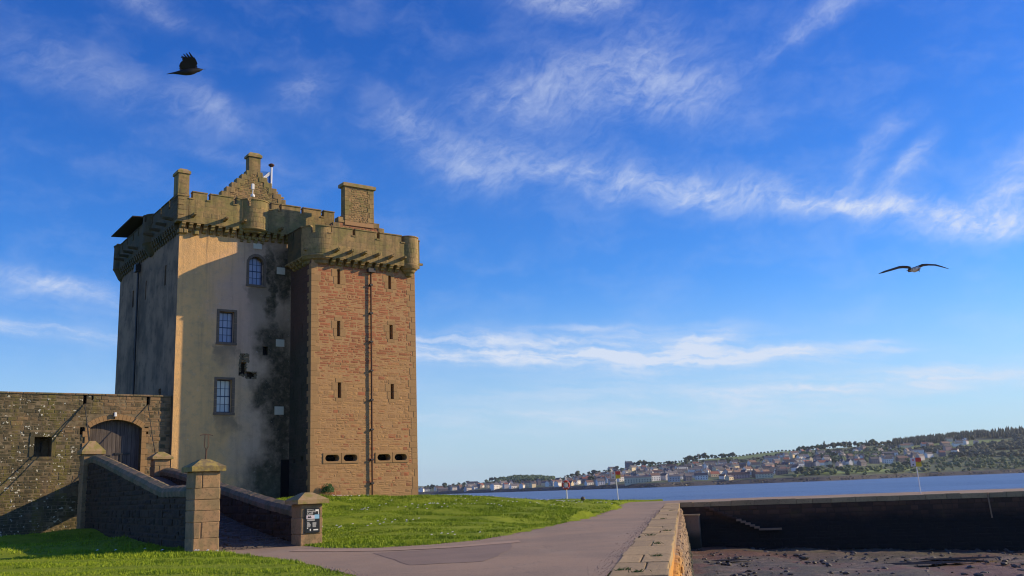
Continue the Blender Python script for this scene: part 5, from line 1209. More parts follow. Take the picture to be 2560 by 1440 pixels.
# weeds in the quay joints
rs = random.Random(37)
for k, (y_, d_) in enumerate(((18.1, .55), (18.6, .25), (21.8, .8), (26.2, .7), (30.5, .4), (33, .85), (44, .5), (57, .7))):
    w_ = empty('weed_tuft', (LEFTLINE(y_) + d_, y_, .03)); 
    tag(w_, ['flat green weed in a coping joint, nearest to the camera', 'small green weed near the road edge of the coping', 'green weed by the orange lichen on the coping', 'green weed tuft in the third stretch of coping', 'low weed in the middle of the quay coping', 'low weed at the outer edge of the coping halfway along', 'dark weed tuft on the farther coping slabs', 'farthest weed tuft on the quay coping'][k], 'weed', 'weeds growing in the quay coping joints')
    m = MB()
    for j in range(26):
        a = rs.uniform(0, 6.28); l_ = rs.uniform(.04, .13); x_, yy = rs.gauss(0, .07), rs.gauss(0, .03); m.add([(x_ - .012, yy, 0), (x_ + .012, yy, 0), (x_ + l_ * math.cos(a), yy + l_ * math.sin(a), l_ * .6)], [(0, 1, 2)])
    m.build('leaves', M_bush, w_)

# shrub at the foot of the wing
sh = empty('shrub', CW(8.05, -3.45, 1.55), CA); tag(sh, 'small dark green bush growing at the foot of the red sandstone wing', 'shrub')
m = MB(); rs = random.Random(41)
for k in range(900):
    a, b = rs.uniform(0, 6.28), rs.uniform(-.3, 1.0); r2 = .33 * rs.uniform(.6, 1.05) * (1 + .2 * math.sin(3 * a)); x_, y_, z_ = r2 * math.cos(a) * math.sqrt(max(0, 1 - b * b)), r2 * math.sin(a) * math.sqrt(max(0, 1 - b * b)), .36 + r2 * b * 1.05
    s_ = .028; dx, dy, dz = rs.uniform(-1, 1) * s_, rs.uniform(-1, 1) * s_, rs.uniform(-1, 1) * s_; m.add([(x_ - s_, y_, z_ + dz), (x_ + dx, y_ - dy, z_ + s_), (x_ + s_, y_ + dy, z_ - dz), (x_ - dx, y_, z_ - s_)], [(0, 1, 2, 3)])
m.build('foliage', M_bush, sh); m = MB()
for k in range(5): a = k * 1.26; m.tube([(0, 0, 0), (.12 * math.cos(a), .1 * math.sin(a), .3)], .012, 4)
m.build('stem', M_plank, sh)

# ------------------------------------------------------------------ POSTS AND SIGNS
lb = empty('lifebuoy_post', (4.04, 84.9, .5)); tag(lb, 'white post holding an orange-red lifebuoy at the grass edge above the water', 'lifebuoy')
MB().tube([(.05, 0, 0), (0, 0, 1.98)], .055, 8).build('post', M_white, lb)
m = MB(); n = 20; V = []; k8 = 8
for i in range(n):
    a = 2 * PI * i / n
    for j in range(k8): b = 2 * PI * j / k8; rr = .29 + .085 * math.cos(b); V.append((-.01 + rr * math.cos(a), -.14 + .07 * math.sin(b), 1.26 + rr * 1.1 * math.sin(a)))
m.add(V, [(i * k8 + j, ((i + 1) % n) * k8 + j, ((i + 1) % n) * k8 + (j + 1) % k8, i * k8 + (j + 1) % k8) for i in range(n) for j in range(k8)]); ring = m.build('lifebuoy_ring', M_redp, lb, True)
MB().cbox((-.12, -.1, .98), (.12, -.02, 1.5), .02).build('backing_board', M_white, lb)
for a in (.8, 2.35, 3.9, 5.5): MB().box((-.01 + .29 * math.cos(a) - .05, -.225, 1.26 + .32 * math.sin(a) - .05), (-.01 + .29 * math.cos(a) + .05, -.06, 1.26 + .32 * math.sin(a) + .05)).build('reflective_band', M_white, ring)
MB().cbox((-.12, -.06, 1.95), (.07, .06, 2.07), .02).build('top_bracket', M_white, lb)
def warn(loc, label, lean=0.0, flip=0):
    w_ = empty('warning_sign', loc); tag(w_, label, 'sign', 'red and yellow water safety signs on white posts')
    MB().tube([(.08, 0, 0), (-.02, 0, 2.2)], .04, 8).build('post', M_white, w_)
    MB().box((-.46, -.06, 1.98), (-.06, -.03, 2.6)).build('notice_panel', M_signpink, w_)
    MB().box((-.055, -.065, 2.30), (.40, -.03, 2.6)).build('red_panel', M_signred, w_)
    MB().box((-.055, -.065, 1.95), (.40, -.03, 2.296)).build('yellow_panel', M_signyel, w_)
    MB().box((-.30, -.068, 2.38), (-.2, -.061, 2.50)).build('symbol', M_signred, w_); MB().box((-.33, -.068, 2.05), (-.22, -.061, 2.14)).build('symbol', M_signblk, w_)
    MB().box((.1, -.072, 2.25), (.3, -.066, 2.285)).build('symbol', M_signblk, w_)
    return w_
warn((8.72, 87.5, .2), 'red and yellow warning sign on a white post at the tip of the grass'); o = warn((32.2, 78.7, 0.0), 'red and yellow warning sign on a white post standing on the far pier'); o.scale = (1, 1, 1.1)
bo = empty('boulder', (5.14, 79.9, .5)); tag(bo, 'small dark boulder on the grass crest between lifebuoy and sign', 'boulder')
m = MB(); rock(m, (0, 0, .12), .17, random.Random(5), .9); rock(m, (.04, 0, .05), .19, random.Random(6), .6); m.build('stone', M_rock, bo)

# ------------------------------------------------------------------ BIRDS
def bpt(px, py, cx, cy, k): return ((px - cx) * k * .94, -(py - cy) * k)
cr = empty('crow', (-4.184, 11.604, 7.153), R(18)); tag(cr, 'black crow gliding with raised fingered wing above the castle', 'bird'); cr.rotation_euler = (0, R(-6.5), R(18))
K = .000338; C_ = (960, 880)
P2 = lambda pts: [bpt(a, b, *C_, K) for a, b in pts]
sp = [(235, 1095, 9), (350, 1070, 18), (470, 1055, 30), (620, 1045, 55), (800, 1030, 95), (960, 1020, 125), (1120, 1000, 140), (1280, 970, 130), (1420, 940, 92), (1500, 935, 80), (1580, 925, 50), (1650, 910, 22), (1702, 900, 6)]
m = MB(); pth = [bpt(a, b, *C_, K) for a, b, r_ in sp]; m.tube([(x_, 0, z_) for x_, z_ in pth], [r_ * K for *_, r_ in sp], 12); m.build('body', M_crow, cr, True)
wpoly = P2([(770, 880), (745, 820), (790, 710), (860, 640), (920, 615), (880, 585), (900, 540), (1000, 500), (1200, 480), (1330, 495), (1370, 490), (1430, 590), (1475, 740), (1430, 780), (1360, 830), (1380, 900), (1300, 1000), (1000, 1010), (860, 940)])
fth = [[(930, 545), (840, 500), (850, 480), (990, 510)], [(960, 525), (855, 440), (875, 425), (1040, 500)], [(1030, 510), (940, 370), (965, 350), (1110, 500)], [(1120, 505), (1050, 345), (1080, 335), (1230, 495)], [(1230, 500), (1165, 300), (1190, 285), (1340, 500)]]
for sd_, lean in ((-1, -.5), (1, .25)):
    fn = (lambda L, S: (lambda s, z, d: (s, S * .02 + L * max(0, z + .03) + d, z * .86)))(lean, sd_)
    w_ = MB().prism(wpoly, fn, -.004, .004).build('wing', M_crow, cr)
    for fp in fth: MB().prism(P2(fp), fn, -.003, .003).build('wing_feather', M_crow, w_)
MB().tube([(.245, 0, -.006), (.262, 0, -.007)], [.004, .001], 6).build('beak', M_crow, cr)
gu = empty('gull', (8.048, 18.575, 5.597), R(-20)); tag(gu, 'pale gull with long dark wings spread, flying over the water at right', 'bird'); gu.rotation_euler = (0, R(4), R(-23))
K = .000632; C_ = (1330, 430)
m = MB(); sp = [(1060, 392, 8, .30), (1150, 398, 26, .22), (1230, 420, 60, .12), (1310, 445, 88, .04), (1380, 455, 82, -.05), (1440, 455, 56, -.12), (1470, 470, 40, -.17), (1475, 500, 30, -.19)]
m.tube([(*(lambda t_: (t_[0], d, t_[1]))(bpt(a, b, *C_, K)),) for a, b, r_, d in sp], [r_ * K for _, _, r_, _ in sp], 12); gb = m.build('body', M_gullb, gu, True)
m = MB(); m.tube([(*(lambda t_: (t_[0], -.17, t_[1]))(bpt(a, b, *C_, K)),) for a, b in ((1455, 500), (1460, 560), (1462, 600))], [22 * K, 14 * K, 4 * K], 8); m.build('beak', M_gullw, gu)
for pts_t, pts_b in ((((1210, 385), (1110, 348), (960, 310), (850, 317), (580, 395), (380, 452), (190, 540)), ((1210, 410), (1100, 372), (960, 380), (820, 402), (600, 462), (340, 532), (195, 543))),
                     (((1360, 370), (1430, 345), (1560, 300), (1700, 295), (1980, 330), (2150, 408), (2365, 497)), ((1370, 415), (1440, 400), (1600, 342), (1750, 340), (1950, 362), (2100, 405), (2360, 500)))):
    m = MB(); V = []; n = len(pts_t)
    for i in range(n):
        (x1, z1), (x2, z2) = bpt(*pts_t[i], *C_, K), bpt(*pts_b[i], *C_, K); ch = .20 * (1 - i / (n - 1)) + .03
        V += [(x1, -.05 + ch * .3, z1), (x1, -.05 - ch * .35, (z1 + z2) / 2), (x2, -.05 + ch * .1, z2), (x2, -.05 + ch, z2 + (z1 - z2) * .3)]
    F_ = [(0, 1, 2, 3)]
    for i in range(n - 1):
        for k in range(4): F_.append((i * 4 + k, i * 4 + (k + 1) % 4, (i + 1) * 4 + (k + 1) % 4, (i + 1) * 4 + k))
    m.add(V, F_); m.build('wing', M_gullw, gu, True)
MB().box((-.13, .05, -.0), (-.06, .32, .012)).build('tail', M_gullw, gu)

# ------------------------------------------------------------------ FAR SHORE
TAB = np.array([(-.80, 2600, .010, -.0022), (-.4254, 2300, .009, -.00173 - .0004), (-.1223, 2247, .00755, -.00249), (-.102, 2208, .0062, -.00254), (-.0869, 2181, .0050, -.00257), (-.0693, 2091, .0052, -.00268), (-.0405, 1962, .0072, -.00285), (-.0239, 1895, .0088, -.00296), (-.0033, 1819, .0104, -.00308), (.0173, 1749, .0100, -.0032),
                (.0296, 1710, .0082, -.00328), (.0419, 1673, .0082, -.00335), (.0585, 1626, .0098, -.00344), (.0833, 1562, .0128, -.00359), (.0998, 1522, .0152, -.00368), (.1162, 1485, .0172, -.00377), (.1407, 1434, .0190, -.00391), (.165, 1457, .0200, -.00384), (.1812, 1473, .0212, -.0038),
                (.2052, 1499, .0228, -.00374), (.2249, 1490, .0233, -.00376), (.2447, 1481, .0252, -.00378), (.2642, 1474, .0264, -.0038), (.2834, 1467, .0262, -.00382), (.3062, 1471, .0270, -.00381), (.3399, 1573, .0280, -.00356), (.3727, 1690, .0288, -.00331), (.3944, 1777, .0306, -.00315), (.4121, 1795, .0318, -.00312),
                (.4363, 1821, .0330, -.00307), (.4499, 1837, .0334, -.00305), (.4634, 1853, .0338, -.00302), (.4834, 1878, .0345, -.00298), (.5433, 1893, .0352, -.00296), (.8, 1950, .034, -.0028)])
DEP = 850.0
def far(a, t):
    """ground point of the far shore: azimuth a, fraction t of the way up the hillside"""
    Ds = np.interp(a, TAB[:, 0], TAB[:, 1]); es = np.interp(a, TAB[:, 0], TAB[:, 2])
    D = Ds + 28 + t * DEP; z0 = 2.2; e0 = (z0 - EYE) / (Ds + 28)
    e = e0 + (es - e0) * np.clip(t, 0, 1) ** .78; z = EYE + e * D
    z = np.where(t > 1, EYE + es * (Ds + 28 + DEP) - (t - 1) * 60, z)
    return D * np.sin(a), D * np.cos(a), z
AZ = np.concatenate([np.arange(-.8, -.14, .02), np.arange(-.14, .56, .004), np.arange(.56, .8, .02)]); TT = np.array([0, .05, .1, .2, .3, .4, .5, .6, .7, .8, .9, 1.0, 1.3, 2.0])
V = []
for a in AZ:
    Ds = float(np.interp(a, TAB[:, 0], TAB[:, 1])); wig = 3 * math.sin(a * 160) + 2 * math.sin(a * 410)
    V += [((Ds - 6 + wig) * math.sin(a), (Ds - 6 + wig) * math.cos(a), -4.6), ((Ds + 8 + wig) * math.sin(a), (Ds + 8 + wig) * math.cos(a), -2.2), ((Ds + 24) * math.sin(a), (Ds + 24) * math.cos(a), 1.6)]
    for t in TT: V.append(tuple(float(q) for q in far(a, t)))
k = 3 + len(TT); n = len(AZ)
def f_farland(nt):
    P = nt.pos(); n1 = nt.noise(P, .006, 4, .6); n2 = nt.noise(P, .03, 5, .6); n3 = nt.noise(P, .15, 4, .7); x, y, z = nt.sep(P)
    c = nt.mix(nt.ramp(n1, .42, .58), (.06, .10, .03), (.085, .13, .04)); c = nt.mix(nt.math('MULTIPLY', nt.ramp(n2, .42, .6), .75), c, (.028, .045, .02)); c = nt.mix(nt.math('MULTIPLY', nt.ramp(n3, .5, .7), .4), c, (.11, .10, .06))
    c = nt.mix(nt.ramp(z, 3.2, 1.8), c, nt.mix(n3, (.016, .016, .018), (.05, .045, .04)))
    return dict(col=c)
M_farland = material('far_fields', f_farland)
hill = npmesh('hills', V, [(i * k + j, (i + 1) * k + j, (i + 1) * k + j + 1, i * k + j + 1) for i in range(n - 1) for j in range(k - 1)], M_farland, smooth=True); hill['kind'] = 'structure'
M_field = material('far_grass_field', lambda nt: dict(col=nt.mix(nt.noise(nt.pos(), .012, 4, .6), (.11, .19, .035), (.17, .235, .06))))
def field(a0, a1, lo, hi):
    """pasture on the far hillside, following the slope half a metre above it"""
    V = []; n_ = 24; k_ = 5
    for i in range(n_ + 1):
        t_ = i / n_; a = a0 + (a1 - a0) * t_; l0, h0 = lo(t_), hi(t_)
        for j in range(k_): x, y, z = (float(q) for q in far(a, l0 + (h0 - l0) * j / (k_ - 1))); V.append((x, y, z + .6))
    o = npmesh('field', V, [(i * k_ + j, (i + 1) * k_ + j, (i + 1) * k_ + j + 1, i * k_ + j + 1) for i in range(n_) for j in range(k_ - 1)], M_field, smooth=True); o['kind'] = 'structure'
ps = lambda t: max(0.0, math.sin(math.pi * min(max(t, 0), 1))) ** .6
field(.185, .29, lambda t: .99 - .16 * ps(t), lambda t: .999)
field(.372, .475, lambda t: .72 - .09 * ps(t), lambda t: .72 + .10 * ps(t * .95 + .05))
field(.455, .62, lambda t: .36 - .06 * ps(t), lambda t: .36 + .08 * ps(t))
field(.300, .352, lambda t: .80 - .03 * ps(t), lambda t: .80 + .04 * ps(t))
field(.150, .170, lambda t: .86 - .05 * ps(t), lambda t: .86 + .10 * ps(t))
field(.262, .40, lambda t: .055 - .02 * ps(t), lambda t: .055 + .05 * ps(t))
# very distant low ridge at the left
V = []
for i in range(60):
    a = -.9 + i * .0172; h = 26 + 8 * math.sin(a * 23) + 5 * math.sin(a * 61); h = h * max(0.0, min(1, (.10 - a) / .16)) + 0
    for (D, z) in ((6000, -4), (6400, h * 1.2), (7400, h * 1.7 + 6), (8600, -4)): V.append((D * math.sin(a), D * math.cos(a), z if a < .1 else -5))
rg = npmesh('distant_hills', V, [(i * 4 + j, (i + 1) * 4 + j, (i + 1) * 4 + j + 1, i * 4 + j + 1) for i in range(59) for j in range(3)], M_farland, smooth=True); rg['kind'] = 'structure'

# ---- houses
WALLS = {'white': (.80, .77, .72), 'cream': (.68, .57, .38), 'grey stone': (.20, .175, .18), 'brown stone': (.20, .15, .13), 'pale grey': (.50, .46, .45), 'pink': (.45, .30, .27)}
MW = {k_: material('house_wall_' + k_.replace(' ', '_'), None, c_) for k_, c_ in WALLS.items()}
ROOFS = {'slate': (.05, .052, .068), 'grey': (.13, .12, .125), 'brown': (.15, .085, .065), 'red': (.24, .08, .05)}
MR = {k_: material('house_roof_' + k_.replace(' ', '_'), None, c_, .75) for k_, c_ in ROOFS.items()}
M_win = material('house_window', None, (.03, .035, .05), .2)
HM_ = {}
def house_meshes(L, D, H, rh):
    key = (L, D, H, rh)
    if key in HM_: return HM_[key]
    m = MB(); m.add([(-L / 2, -D / 2, -4), (L / 2, -D / 2, -4), (L / 2, D / 2, -4), (-L / 2, D / 2, -4), (-L / 2, -D / 2, H), (L / 2, -D / 2, H), (L / 2, D / 2, H), (-L / 2, D / 2, H), (-L / 2, 0, H + rh), (L / 2, 0, H + rh)],
                    [(0, 1, 5, 4), (2, 3, 7, 6), (1, 2, 6, 9, 5), (3, 0, 4, 8, 7)])
    w_ = m; o = .3; r = MB(); r.add([(-L / 2 - o, -D / 2 - o, H - .25), (L / 2 + o, -D / 2 - o, H - .25), (L / 2 + o, 0, H + rh + .05), (-L / 2 - o, 0, H + rh + .05), (-L / 2 - o, D / 2 + o, H - .25), (L / 2 + o, D / 2 + o, H - .25),
                                     (-L / 2 - o, -D / 2 - o, H - .05), (L / 2 + o, -D / 2 - o, H - .05), (L / 2 + o, 0, H + rh + .25), (-L / 2 - o, 0, H + rh + .25), (-L / 2 - o, D / 2 + o, H - .05), (L / 2 + o, D / 2 + o, H - .05)],
                                    [(0, 1, 2, 3), (3, 2, 5, 4), (6, 9, 8, 7), (9, 10, 11, 8), (0, 6, 7, 1), (4, 5, 11, 10), (0, 3, 9, 6), (3, 4, 10, 9), (1, 7, 8, 2), (2, 8, 11, 5)])
    c = MB(); c.box((-.5, -.4, -1.2), (.5, .4, 1.5)); c.box((-.3, -.2, 1.5), (.3, .2, 1.9))
    wi = MB(); wi.box((-.55, -.05, -.8), (.55, .05, .8))
    HM_[key] = (w_, r, c.mesh('chimney', None), wi.mesh('window', M_win)); return HM_[key]
MESHC = {}
def house(a, t, L, D, H, rh, wall, roof, rot, windows=False, nch=2):
    x, y, z = (float(q) for q in far(a, t)); w_, r_, ch_, wi_ = house_meshes(L, D, H, rh)
    kw = (L, D, H, rh, wall); kr = (L, D, H, rh, 'r', roof); kc = ('c', wall)
    if kw not in MESHC: MESHC[kw] = w_.mesh('walls', MW[wall])
    if kr not in MESHC: MESHC[kr] = r_.mesh('roof', MR[roof])
    if kc not in MESHC:
        c = ch_.copy(); c.materials.clear(); c.materials.append(MW['grey stone' if wall in ('white', 'cream', 'pink') else wall]); MESHC[kc] = c
    h = empty('house', (x, y, z), -a + rot); inst('walls', MESHC[kw], h, (0, 0, 0)); rf = inst('roof', MESHC[kr], h, (0, 0, 0))
    for s in ((-1, 1) if nch == 2 else (-1,)): inst('chimney', MESHC[kc], rf, (s * (L / 2 - .6), 0, H + rh))
    if windows:
        nw = max(2, int(L / 4)); nf = 2 if H > 5 else 1
        for i in range(nw):
            for f_ in range(nf): inst('window', wi_, h, (-L / 2 + (i + .5) * L / nw, -D / 2 - .04, 1.6 + f_ * 2.9), (1, 1, 1))
    return h
ORD = ['first', 'second', 'third', 'fourth', 'fifth', 'sixth', 'seventh', 'eighth', 'ninth', 'tenth', 'eleventh', 'twelfth', 'thirteenth', 'fourteenth', 'fifteenth', 'sixteenth', 'seventeenth', 'eighteenth', 'nineteenth', 'twentieth', 'twenty-first', 'twenty-second', 'twenty-third', 'twenty-fourth', 'twenty-fifth', 'twenty-sixth', 'twenty-seventh', 'twenty-eighth', 'twenty-ninth', 'thirtieth']
def zone(a):
    if a < .047: return 'left of the lifebuoy'
    if a < .0985: return 'between lifebuoy and nearer sign'
    if a < .17: return 'just right of nearer sign'
    if a < .28: return 'below the green field'
    if a < .39: return 'left of the pier sign'
    return 'right of the pier sign'
def tier(t): return 'waterfront' if t < .09 else ('lower slope' if t < .38 else ('middle slope' if t < .62 else 'upper slope'))
rs = random.Random(101); HOUSES = []; occ = []
def free(a, t, w_):
    for (b, u, v_) in occ:
        if abs(a - b) < (w_ + v_) * .5 and abs(t - u) < .026: return False
    return True
# a few buildings that stand out
special = [(.1215, .02, 42, 10, 8.5, 2.6, 'cream', 'grey', 0, True, 'long low cream warehouse with a grey roof standing on the far waterfront'),
           (-.0405 - .008, .30, 26, 12, 10, 4, 'cream', 'slate', 0, True, 'pale hall with dark slate roof among trees above the left waterfront'),
           (.113, .97, 16, 12, 12, 4, 'grey stone', 'slate', .3, True, 'big square stone villa on the skyline left of tall trees'),
           (.152, .60, 34, 9, 6.5, 4, 'cream', 'brown', 0, True, 'row of cream cottages below the bare green skyline'),
           (.0118 - .003, .04, 24, 9, 8, 3.5, 'cream', 'slate', 0, True, 'cream block on the waterfront left of the lifebuoy'),
           (.083, .045, 18, 9, 7, 3.4, 'pale grey', 'slate', .1, True, 'pale grey waterfront building right of the lifebuoy'),
           (.209, .35, 44, 9, 7, 3.2, 'white', 'grey', 0, True, 'long white terrace on the slope in the middle of the far town'),
           (.247, .02, 26, 9, 6, 3, 'cream', 'brown', 0, True, 'yellowish shore building at the right end of the waterfront'),
           (.222, .03, 34, 9, 6, 3.5, 'pink', 'brown', 0, True, 'pinkish terrace at the water edge right of the middle of the town'),
           (.272, .36, 22, 9, 7, 4, 'white', 'slate', .3, True, 'white house with dark roof at the right edge of the dense town'),
           (.185, .04, 20, 9, 6.5, 3.5, 'white', 'slate', 0, True, 'white shore cottage right of the long cream warehouse'),
           (.255, .55, 26, 12, 9, 3, 'pale grey', 'grey', 0, True, 'boxy pale block half way up the right slope')]
for (a, t, L, D, H, rh, wl_, rf_, rot, win, lab) in special:
    h = house(a, t, L, D, H, rh, wl_, rf_, rot, win, 1); tag(h, lab, 'house', 'houses across the water'); occ.append((a, t, L / 1600 * 1.15))
rows = [(.03, .0, .26, .5), (.12, -.05, .30, .7), (.18, -.04, .31, .8), (.245, .02, .35, .85), (.315, .05, .40, .8), (.385, .06, .42, .8), (.46, .06, .43, .7), (.54, .08, .43, .6), (.012, -.10, .27, 1.0), (.05, -.098, .275, .95), (.095, -.085, .28, .9), (.15, -.06, .29, .9), (.21, -.03, .335, .85), (.28, .04, .385, .8), (.35, .05, .40, .75), (.42, .055, .41, .7), (.50, .06, .42, .6), (.58, .07, .34, .55), (.66, .075, .45, .6), (.74, .10, .445, .6), (.70, .28, .45, .7), (.78, .28, .45, .6), (.83, .285, .44, .6), (.9, .06, .125, .6)]
for (t0, a0, a1, dn) in rows:
    a = a0
    while a < a1:
        L = rs.choice((9, 11, 13, 17, 24)); stepw = (L + rs.uniform(1, 9)) / 1750
        t = t0 + rs.uniform(-.02, .02); d_ = dn
        if .13 < a < .26 and t > .60: d_ *= .12
        if a > .27 and t < .22: d_ = 0.05
        if a > .29 and t < .24: d_ *= .5
        if -.03 < a < .04 and t > .2: d_ = .3
        if a > .31 and .5 < t < .8: d_ *= .8
        if rs.random() < d_ and free(a, t, L / 1750):
            wl_ = rs.choices(list(WALLS), (42, 12, 14, 8, 20, 6))[0]; rf_ = rs.choices(list(ROOFS), (50, 25, 18, 7))[0]
            HOUSES.append((a, max(t, .005), L, 8 if L < 20 else 9, rs.choice((4.5, 6, 7, 8)), rs.choice((2.6, 3.4, 4.0)), wl_, rf_, rs.choice((0, 0, PI / 2)) + rs.uniform(.3, 1.3) if L < 14 else rs.uniform(.25, 1.0)))
            occ.append((a, t, L / 1700))
        a += stepw
if len(HOUSES) > 285: HOUSES = sorted(rs.sample(HOUSES, 285))
print('houses', len(HOUSES))
cnt = {}; HOUSES.sort()
for hsp in HOUSES:
    key = (hsp[6], hsp[7], tier(hsp[1]), zone(hsp[0])); cnt.setdefault(key, []).append(hsp)
for key, L_ in cnt.items():
    for i, hsp in enumerate(L_):
        h = house(*hsp, windows=hsp[1] < .3 and hsp[2] > 9); wl_, rf_, ti, zo = key
        pre = f'{wl_} {rf_}-roofed house' 
        tag(h, f'{pre}, {ti} {zo}' if len(L_) == 1 else f'{pre}, {ORD[i % 30]} from left, {ti} {zo}', 'house', 'houses across the water')
# ---- trees
def leafmat(name, c1, c2): return material(name, lambda nt: dict(col=nt.mix(nt.rnd(), c1, c2)), rough=.8)
M_leafA = leafmat('far_leaf', (.038, .075, .02), (.07, .12, .032)); M_leafB = leafmat('far_leaf_dark', (.024, .042, .02), (.042, .066, .026)); M_bark = material('bark', None, (.06, .05, .04))
def crown(seed, tall=1.0, conif=False, nleaf=240):
    r_ = random.Random(seed); m = MB(); cl = []
    for k in range(11 if not conif else 9):
        if conif: z = .15 + .85 * k / 9; rr = (1 - z) * .42 + .05; cl.append((r_.uniform(-.08, .08), r_.uniform(-.08, .08), z * 1.3, rr))
        else: a = r_.uniform(0, 6.28); q = r_.uniform(.0, .55); cl.append((q * math.cos(a), q * math.sin(a), r_.uniform(.45, 1.15) * tall, r_.uniform(.24, .42)))
    for (x, y, z, r) in cl: rock(m, (x, y, z), r * .8, r_, .85)
    for k in range(nleaf):
        x, y, z, r = r_.choice(cl); a, b = r_.uniform(0, 6.28), r_.uniform(-1, 1); s = math.sqrt(1 - b * b); rr = r * r_.uniform(.75, 1.15); px, py, pz = x + rr * s * math.cos(a), y + rr * s * math.sin(a), z + rr * b * .85
        q = .05; d = lambda: r_.uniform(-q, q); m.add([(px + d(), py + d(), pz + d()), (px + d(), py + d(), pz + d()), (px + d(), py + d(), pz + d())], [(0, 1, 2)])
    return m
CR = [crown(s, tl).mesh('crown', mt) for s, tl, mt in ((1, 1, M_leafA), (2, 1.15, M_leafB), (3, .85, M_leafA), (4, 1.3, M_leafB), (5, 1, M_leafB))]; CC = [crown(9, 1, True).mesh('crown', M_leafB)]
TRM = MB().tube([(0, 0, -.3), (.02, 0, .3), (0, 0, .8)], [.05, .04, .015], 6).add([], []).mesh('trunk', M_bark)
def ftree(a, t, s, conif=False, lift=0.0):
    s *= rs.uniform(.75, 1.15); x, y, z = (float(q) for q in far(a, t)); e = empty('pine_tree' if conif else 'tree', (x, y, z - .2 * s), rs.uniform(0, 6.28))
    inst('trunk', TRM, e, (0, 0, 0), (s, s, s * 1.0)); inst('crown', CC[0] if conif else rs.choice(CR), e, (0, 0, lift), (s, s * rs.uniform(.8, 1.2), s * (1.1 if conif else rs.uniform(.75, 1.0)))); return e
TR = []
# skyline trees (azimuth, t, size)
for a, s in ((.118, 11), (.1215, 13), (.126, 15), (.1295, 12), (.1345, 11), (.137, 10), (.152, 7), (.171, 13), (.1745, 15), (.178, 12), (.1805, 10), (.185, 12), (.189, 14), (.193, 14), (.197, 12), (.201, 10), (.2075, 10), (.2095, 12), (.2145, 10), (.217, 11), (.2195, 9)): TR.append((a, 1.0, s, False))
for a, s in ((.283, 13), (.2865, 15), (.2905, 14), (.2945, 13), (.3005, 13), (.3035, 16), (.3065, 18), (.309, 12), (.315, 12), (.3185, 15), (.322, 12), (.3255, 12), (.3285, 13), (.331, 11), (.335, 12), (.338, 14), (.342, 12), (.346, 11), (.3505, 13), (.353, 10)): TR.append((a, 1.0, s, s in (18, 11)))
for a, s in ((-.068, 9), (-.062, 12), (-.0565, 13), (-.053, 11), (-.034, 10), (-.030, 11), (-.026, 12), (-.0195, 9), (.031, 8), (.05, 8), (.0548, 9), (.06, 10), (.066, 8), (.0715, 9), (.0765, 10), (.082, 8), (.0885, 9), (.0955, 8), (.101, 9), (.1055, 8)): TR.append((a, .92, s, False))
for k in range(150):
    a = rs.uniform(-.09, .45); t = rs.uniform(.06, .95)
    if a < .04 and t > .45: continue
    if .19 < a < .27 and t > .72: continue
    if any(abs(a - b) < v_ * .6 + .002 and -.07 < t - u < .012 for (b, u, v_) in occ): continue
    TR.append((a, t, rs.uniform(6, 12), False))
TR.sort(); cnt = {}
for q in TR:
    big = 'tall' if q[2] > 12.5 else ('small' if q[2] < 8.5 else 'round'); cnt.setdefault((big, q[3], 'skyline' if q[1] > .9 else tier(q[1]), zone(q[0])), []).append(q)
for key, L_ in cnt.items():
    for i, q in enumerate(L_):
        e = ftree(*q); big, cf, ti, zo = key
        tag(e, f'{big} dark {"conifer" if cf else "leafy tree"}, ' + (f'{ORD[i % 30]} from left, ' if len(L_) > 1 else '') + f'{ti} {zo}', 'tree', 'trees across the water')
# ---- woods that read as one mass
def wood(name, spots, mat, seed, conif=False):
    r_ = random.Random(seed); m = MB()
    for (a, t, s) in spots:
        x, y, z = (float(q) for q in far(a, t))
        if conif:
            z0 = z; h = s * 1.5; rr = s * .28; n = 6; ang0 = r_.uniform(0, 1)
            V = [(x + rr * math.cos(ang0 + k * 1.047), y + rr * math.sin(ang0 + k * 1.047), z0 + h * .1) for k in range(n)] + [(x + rr * .6 * math.cos(ang0 + .5 + k * 1.047), y + rr * .6 * math.sin(ang0 + .5 + k * 1.047), z0 + h * .6) for k in range(n)] + [(x, y, z0 + h)]
            m.add(V, [(k, (k + 1) % n, n + (k + 1) % n, n + k) for k in range(n)] + [(n + k, n + (k + 1) % n, 2 * n) for k in range(n)])
        else:
            for k in range(3): rock(m, (x + r_.uniform(-.4, .4) * s, y + r_.uniform(-.4, .4) * s, z + s * r_.uniform(.3, .7)), s * r_.uniform(.35, .55), r_, .85)
            for k in range(26):
                a2, b = r_.uniform(0, 6.28), r_.uniform(-.3, 1); rr = s * .62; s2 = math.sqrt(1 - b * b); px, py, pz = x + rr * s2 * math.cos(a2), y + rr * s2 * math.sin(a2), z + s * .5 + rr * b * .9; d = lambda: r_.uniform(-.09, .09) * s
                m.add([(px + d(), py + d(), pz + d()), (px + d(), py + d(), pz + d()), (px + d(), py + d(), pz + d())], [(0, 1, 2)])
    o = m.build(name, mat); tag(o, kind='stuff'); return o
r_ = random.Random(55)
M_scrub = leafmat('scrub_leaf', (.06, .10, .025), (.11, .15, .04))
def near_house(a, t):
    for (b, u, v_) in occ:
        if abs(a - b) < v_ * .62 + .002 and -.085 < t - u < .012: return True
    return False
def band(n, a0, a1, t0, t1, s0, s1, fn=None):
    out = []; tries = 0
    while len(out) < n and tries < n * 12:
        tries += 1; a, t = r_.uniform(a0, a1), r_.uniform(t0, t1)
        if t < .8 and near_house(a, t): continue
        if fn and not fn(a, t): continue
        out.append((a, t, r_.uniform(s0, s1)))
    return out
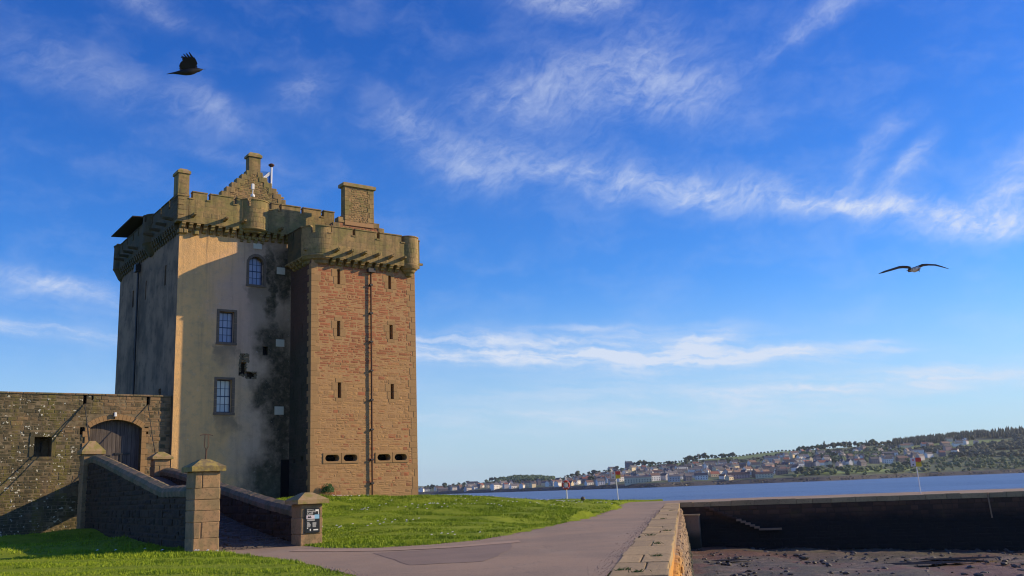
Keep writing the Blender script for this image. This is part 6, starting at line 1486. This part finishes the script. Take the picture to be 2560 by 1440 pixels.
wood('far_wood', band(800, .370, .452, .80, 1.02, 8, 11, lambda a, t: t > .80 + max(0, .40 - a) * 3.5 and t > .83 + max(0, a - .42) * 1.5), M_leafB, 3, True)
wood('far_wood', band(700, .452, .62, .80, 1.02, 8, 12), M_leafB, 4, True)
wood('far_wood', band(260, -.024, .034, .55, 1.0, 8, 11, lambda a, t: t < 1.0), M_leafA, 5)
wood('far_wood', band(2300, .30, .62, .10, .78, 5, 11, lambda a, t: t > .52 - (a - .30) * 1.6 and not (a > .455 and .30 < t < .44) and not (.372 < a < .475 and .63 < t)), M_leafB, 6)
wood('shore_scrub', band(620, .262, .66, .0, .30, 4, 8, lambda a, t: r_.random() < .5 + (a - .26) * 1.5 and t < .16 + (a - .26) * 1.1), M_scrub, 7)
wood('far_wood', band(260, .28, .385, .36, .7, 8, 12), M_leafA, 8)
wood('garden_trees', band(420, -.10, .33, .05, .85, 4, 7), M_leafB, 9)
wood('far_hedgerow', [(.20 + k * .0035, 1.0 + .01 * math.sin(k), 4.5) for k in range(24)] + [(.14 + k * .003, .99, 5) for k in range(12)] + [(.345 + k * .003, .985, 9) for k in range(12)], M_leafB, 10)
# rocky foreshore
m = MB()
for k in range(1500):
    a = r_.uniform(-.14, .56); Ds = float(np.interp(a, TAB[:, 0], TAB[:, 1])); q = r_.random(); D = Ds - 2 + q * 24; rock(m, (D * math.sin(a), D * math.cos(a), -4.4 + q * 5.5), r_.uniform(.8, 2.2), r_, .5)
tag(m.build('foreshore_rocks', M_rock), kind='stuff')
# church spire / flagpole
sp_ = empty('mast', tuple(float(q) for q in far(.1835, .82))); tag(sp_, 'thin pale mast standing up against the trees of the far skyline', 'mast'); MB().tube([(0, 0, 0), (0, 0, 26)], [.5, .25], 6).build('pole', M_white, sp_)

# ------------------------------------------------------------------ HAZE
def haze_box():
    hz_ = MB(); hz_.box((-5200, -60, -8), (5200, 9300, 175)); m = bpy.data.materials.new('haze_air'); m.use_nodes = True; t = m.node_tree
    t.nodes.remove(t.nodes['Principled BSDF']); v_ = t.nodes.new('ShaderNodeVolumePrincipled'); v_.inputs['Color'].default_value = (.70, .80, 1.0, 1); v_.inputs['Density'].default_value = HAZE; v_.inputs['Anisotropy'].default_value = .2
    t.links.new(v_.outputs[0], t.nodes['Material Output'].inputs['Volume']); o = hz_.build('haze', m); o['kind'] = 'stuff'
HAZE = 4.5e-5
haze_box()
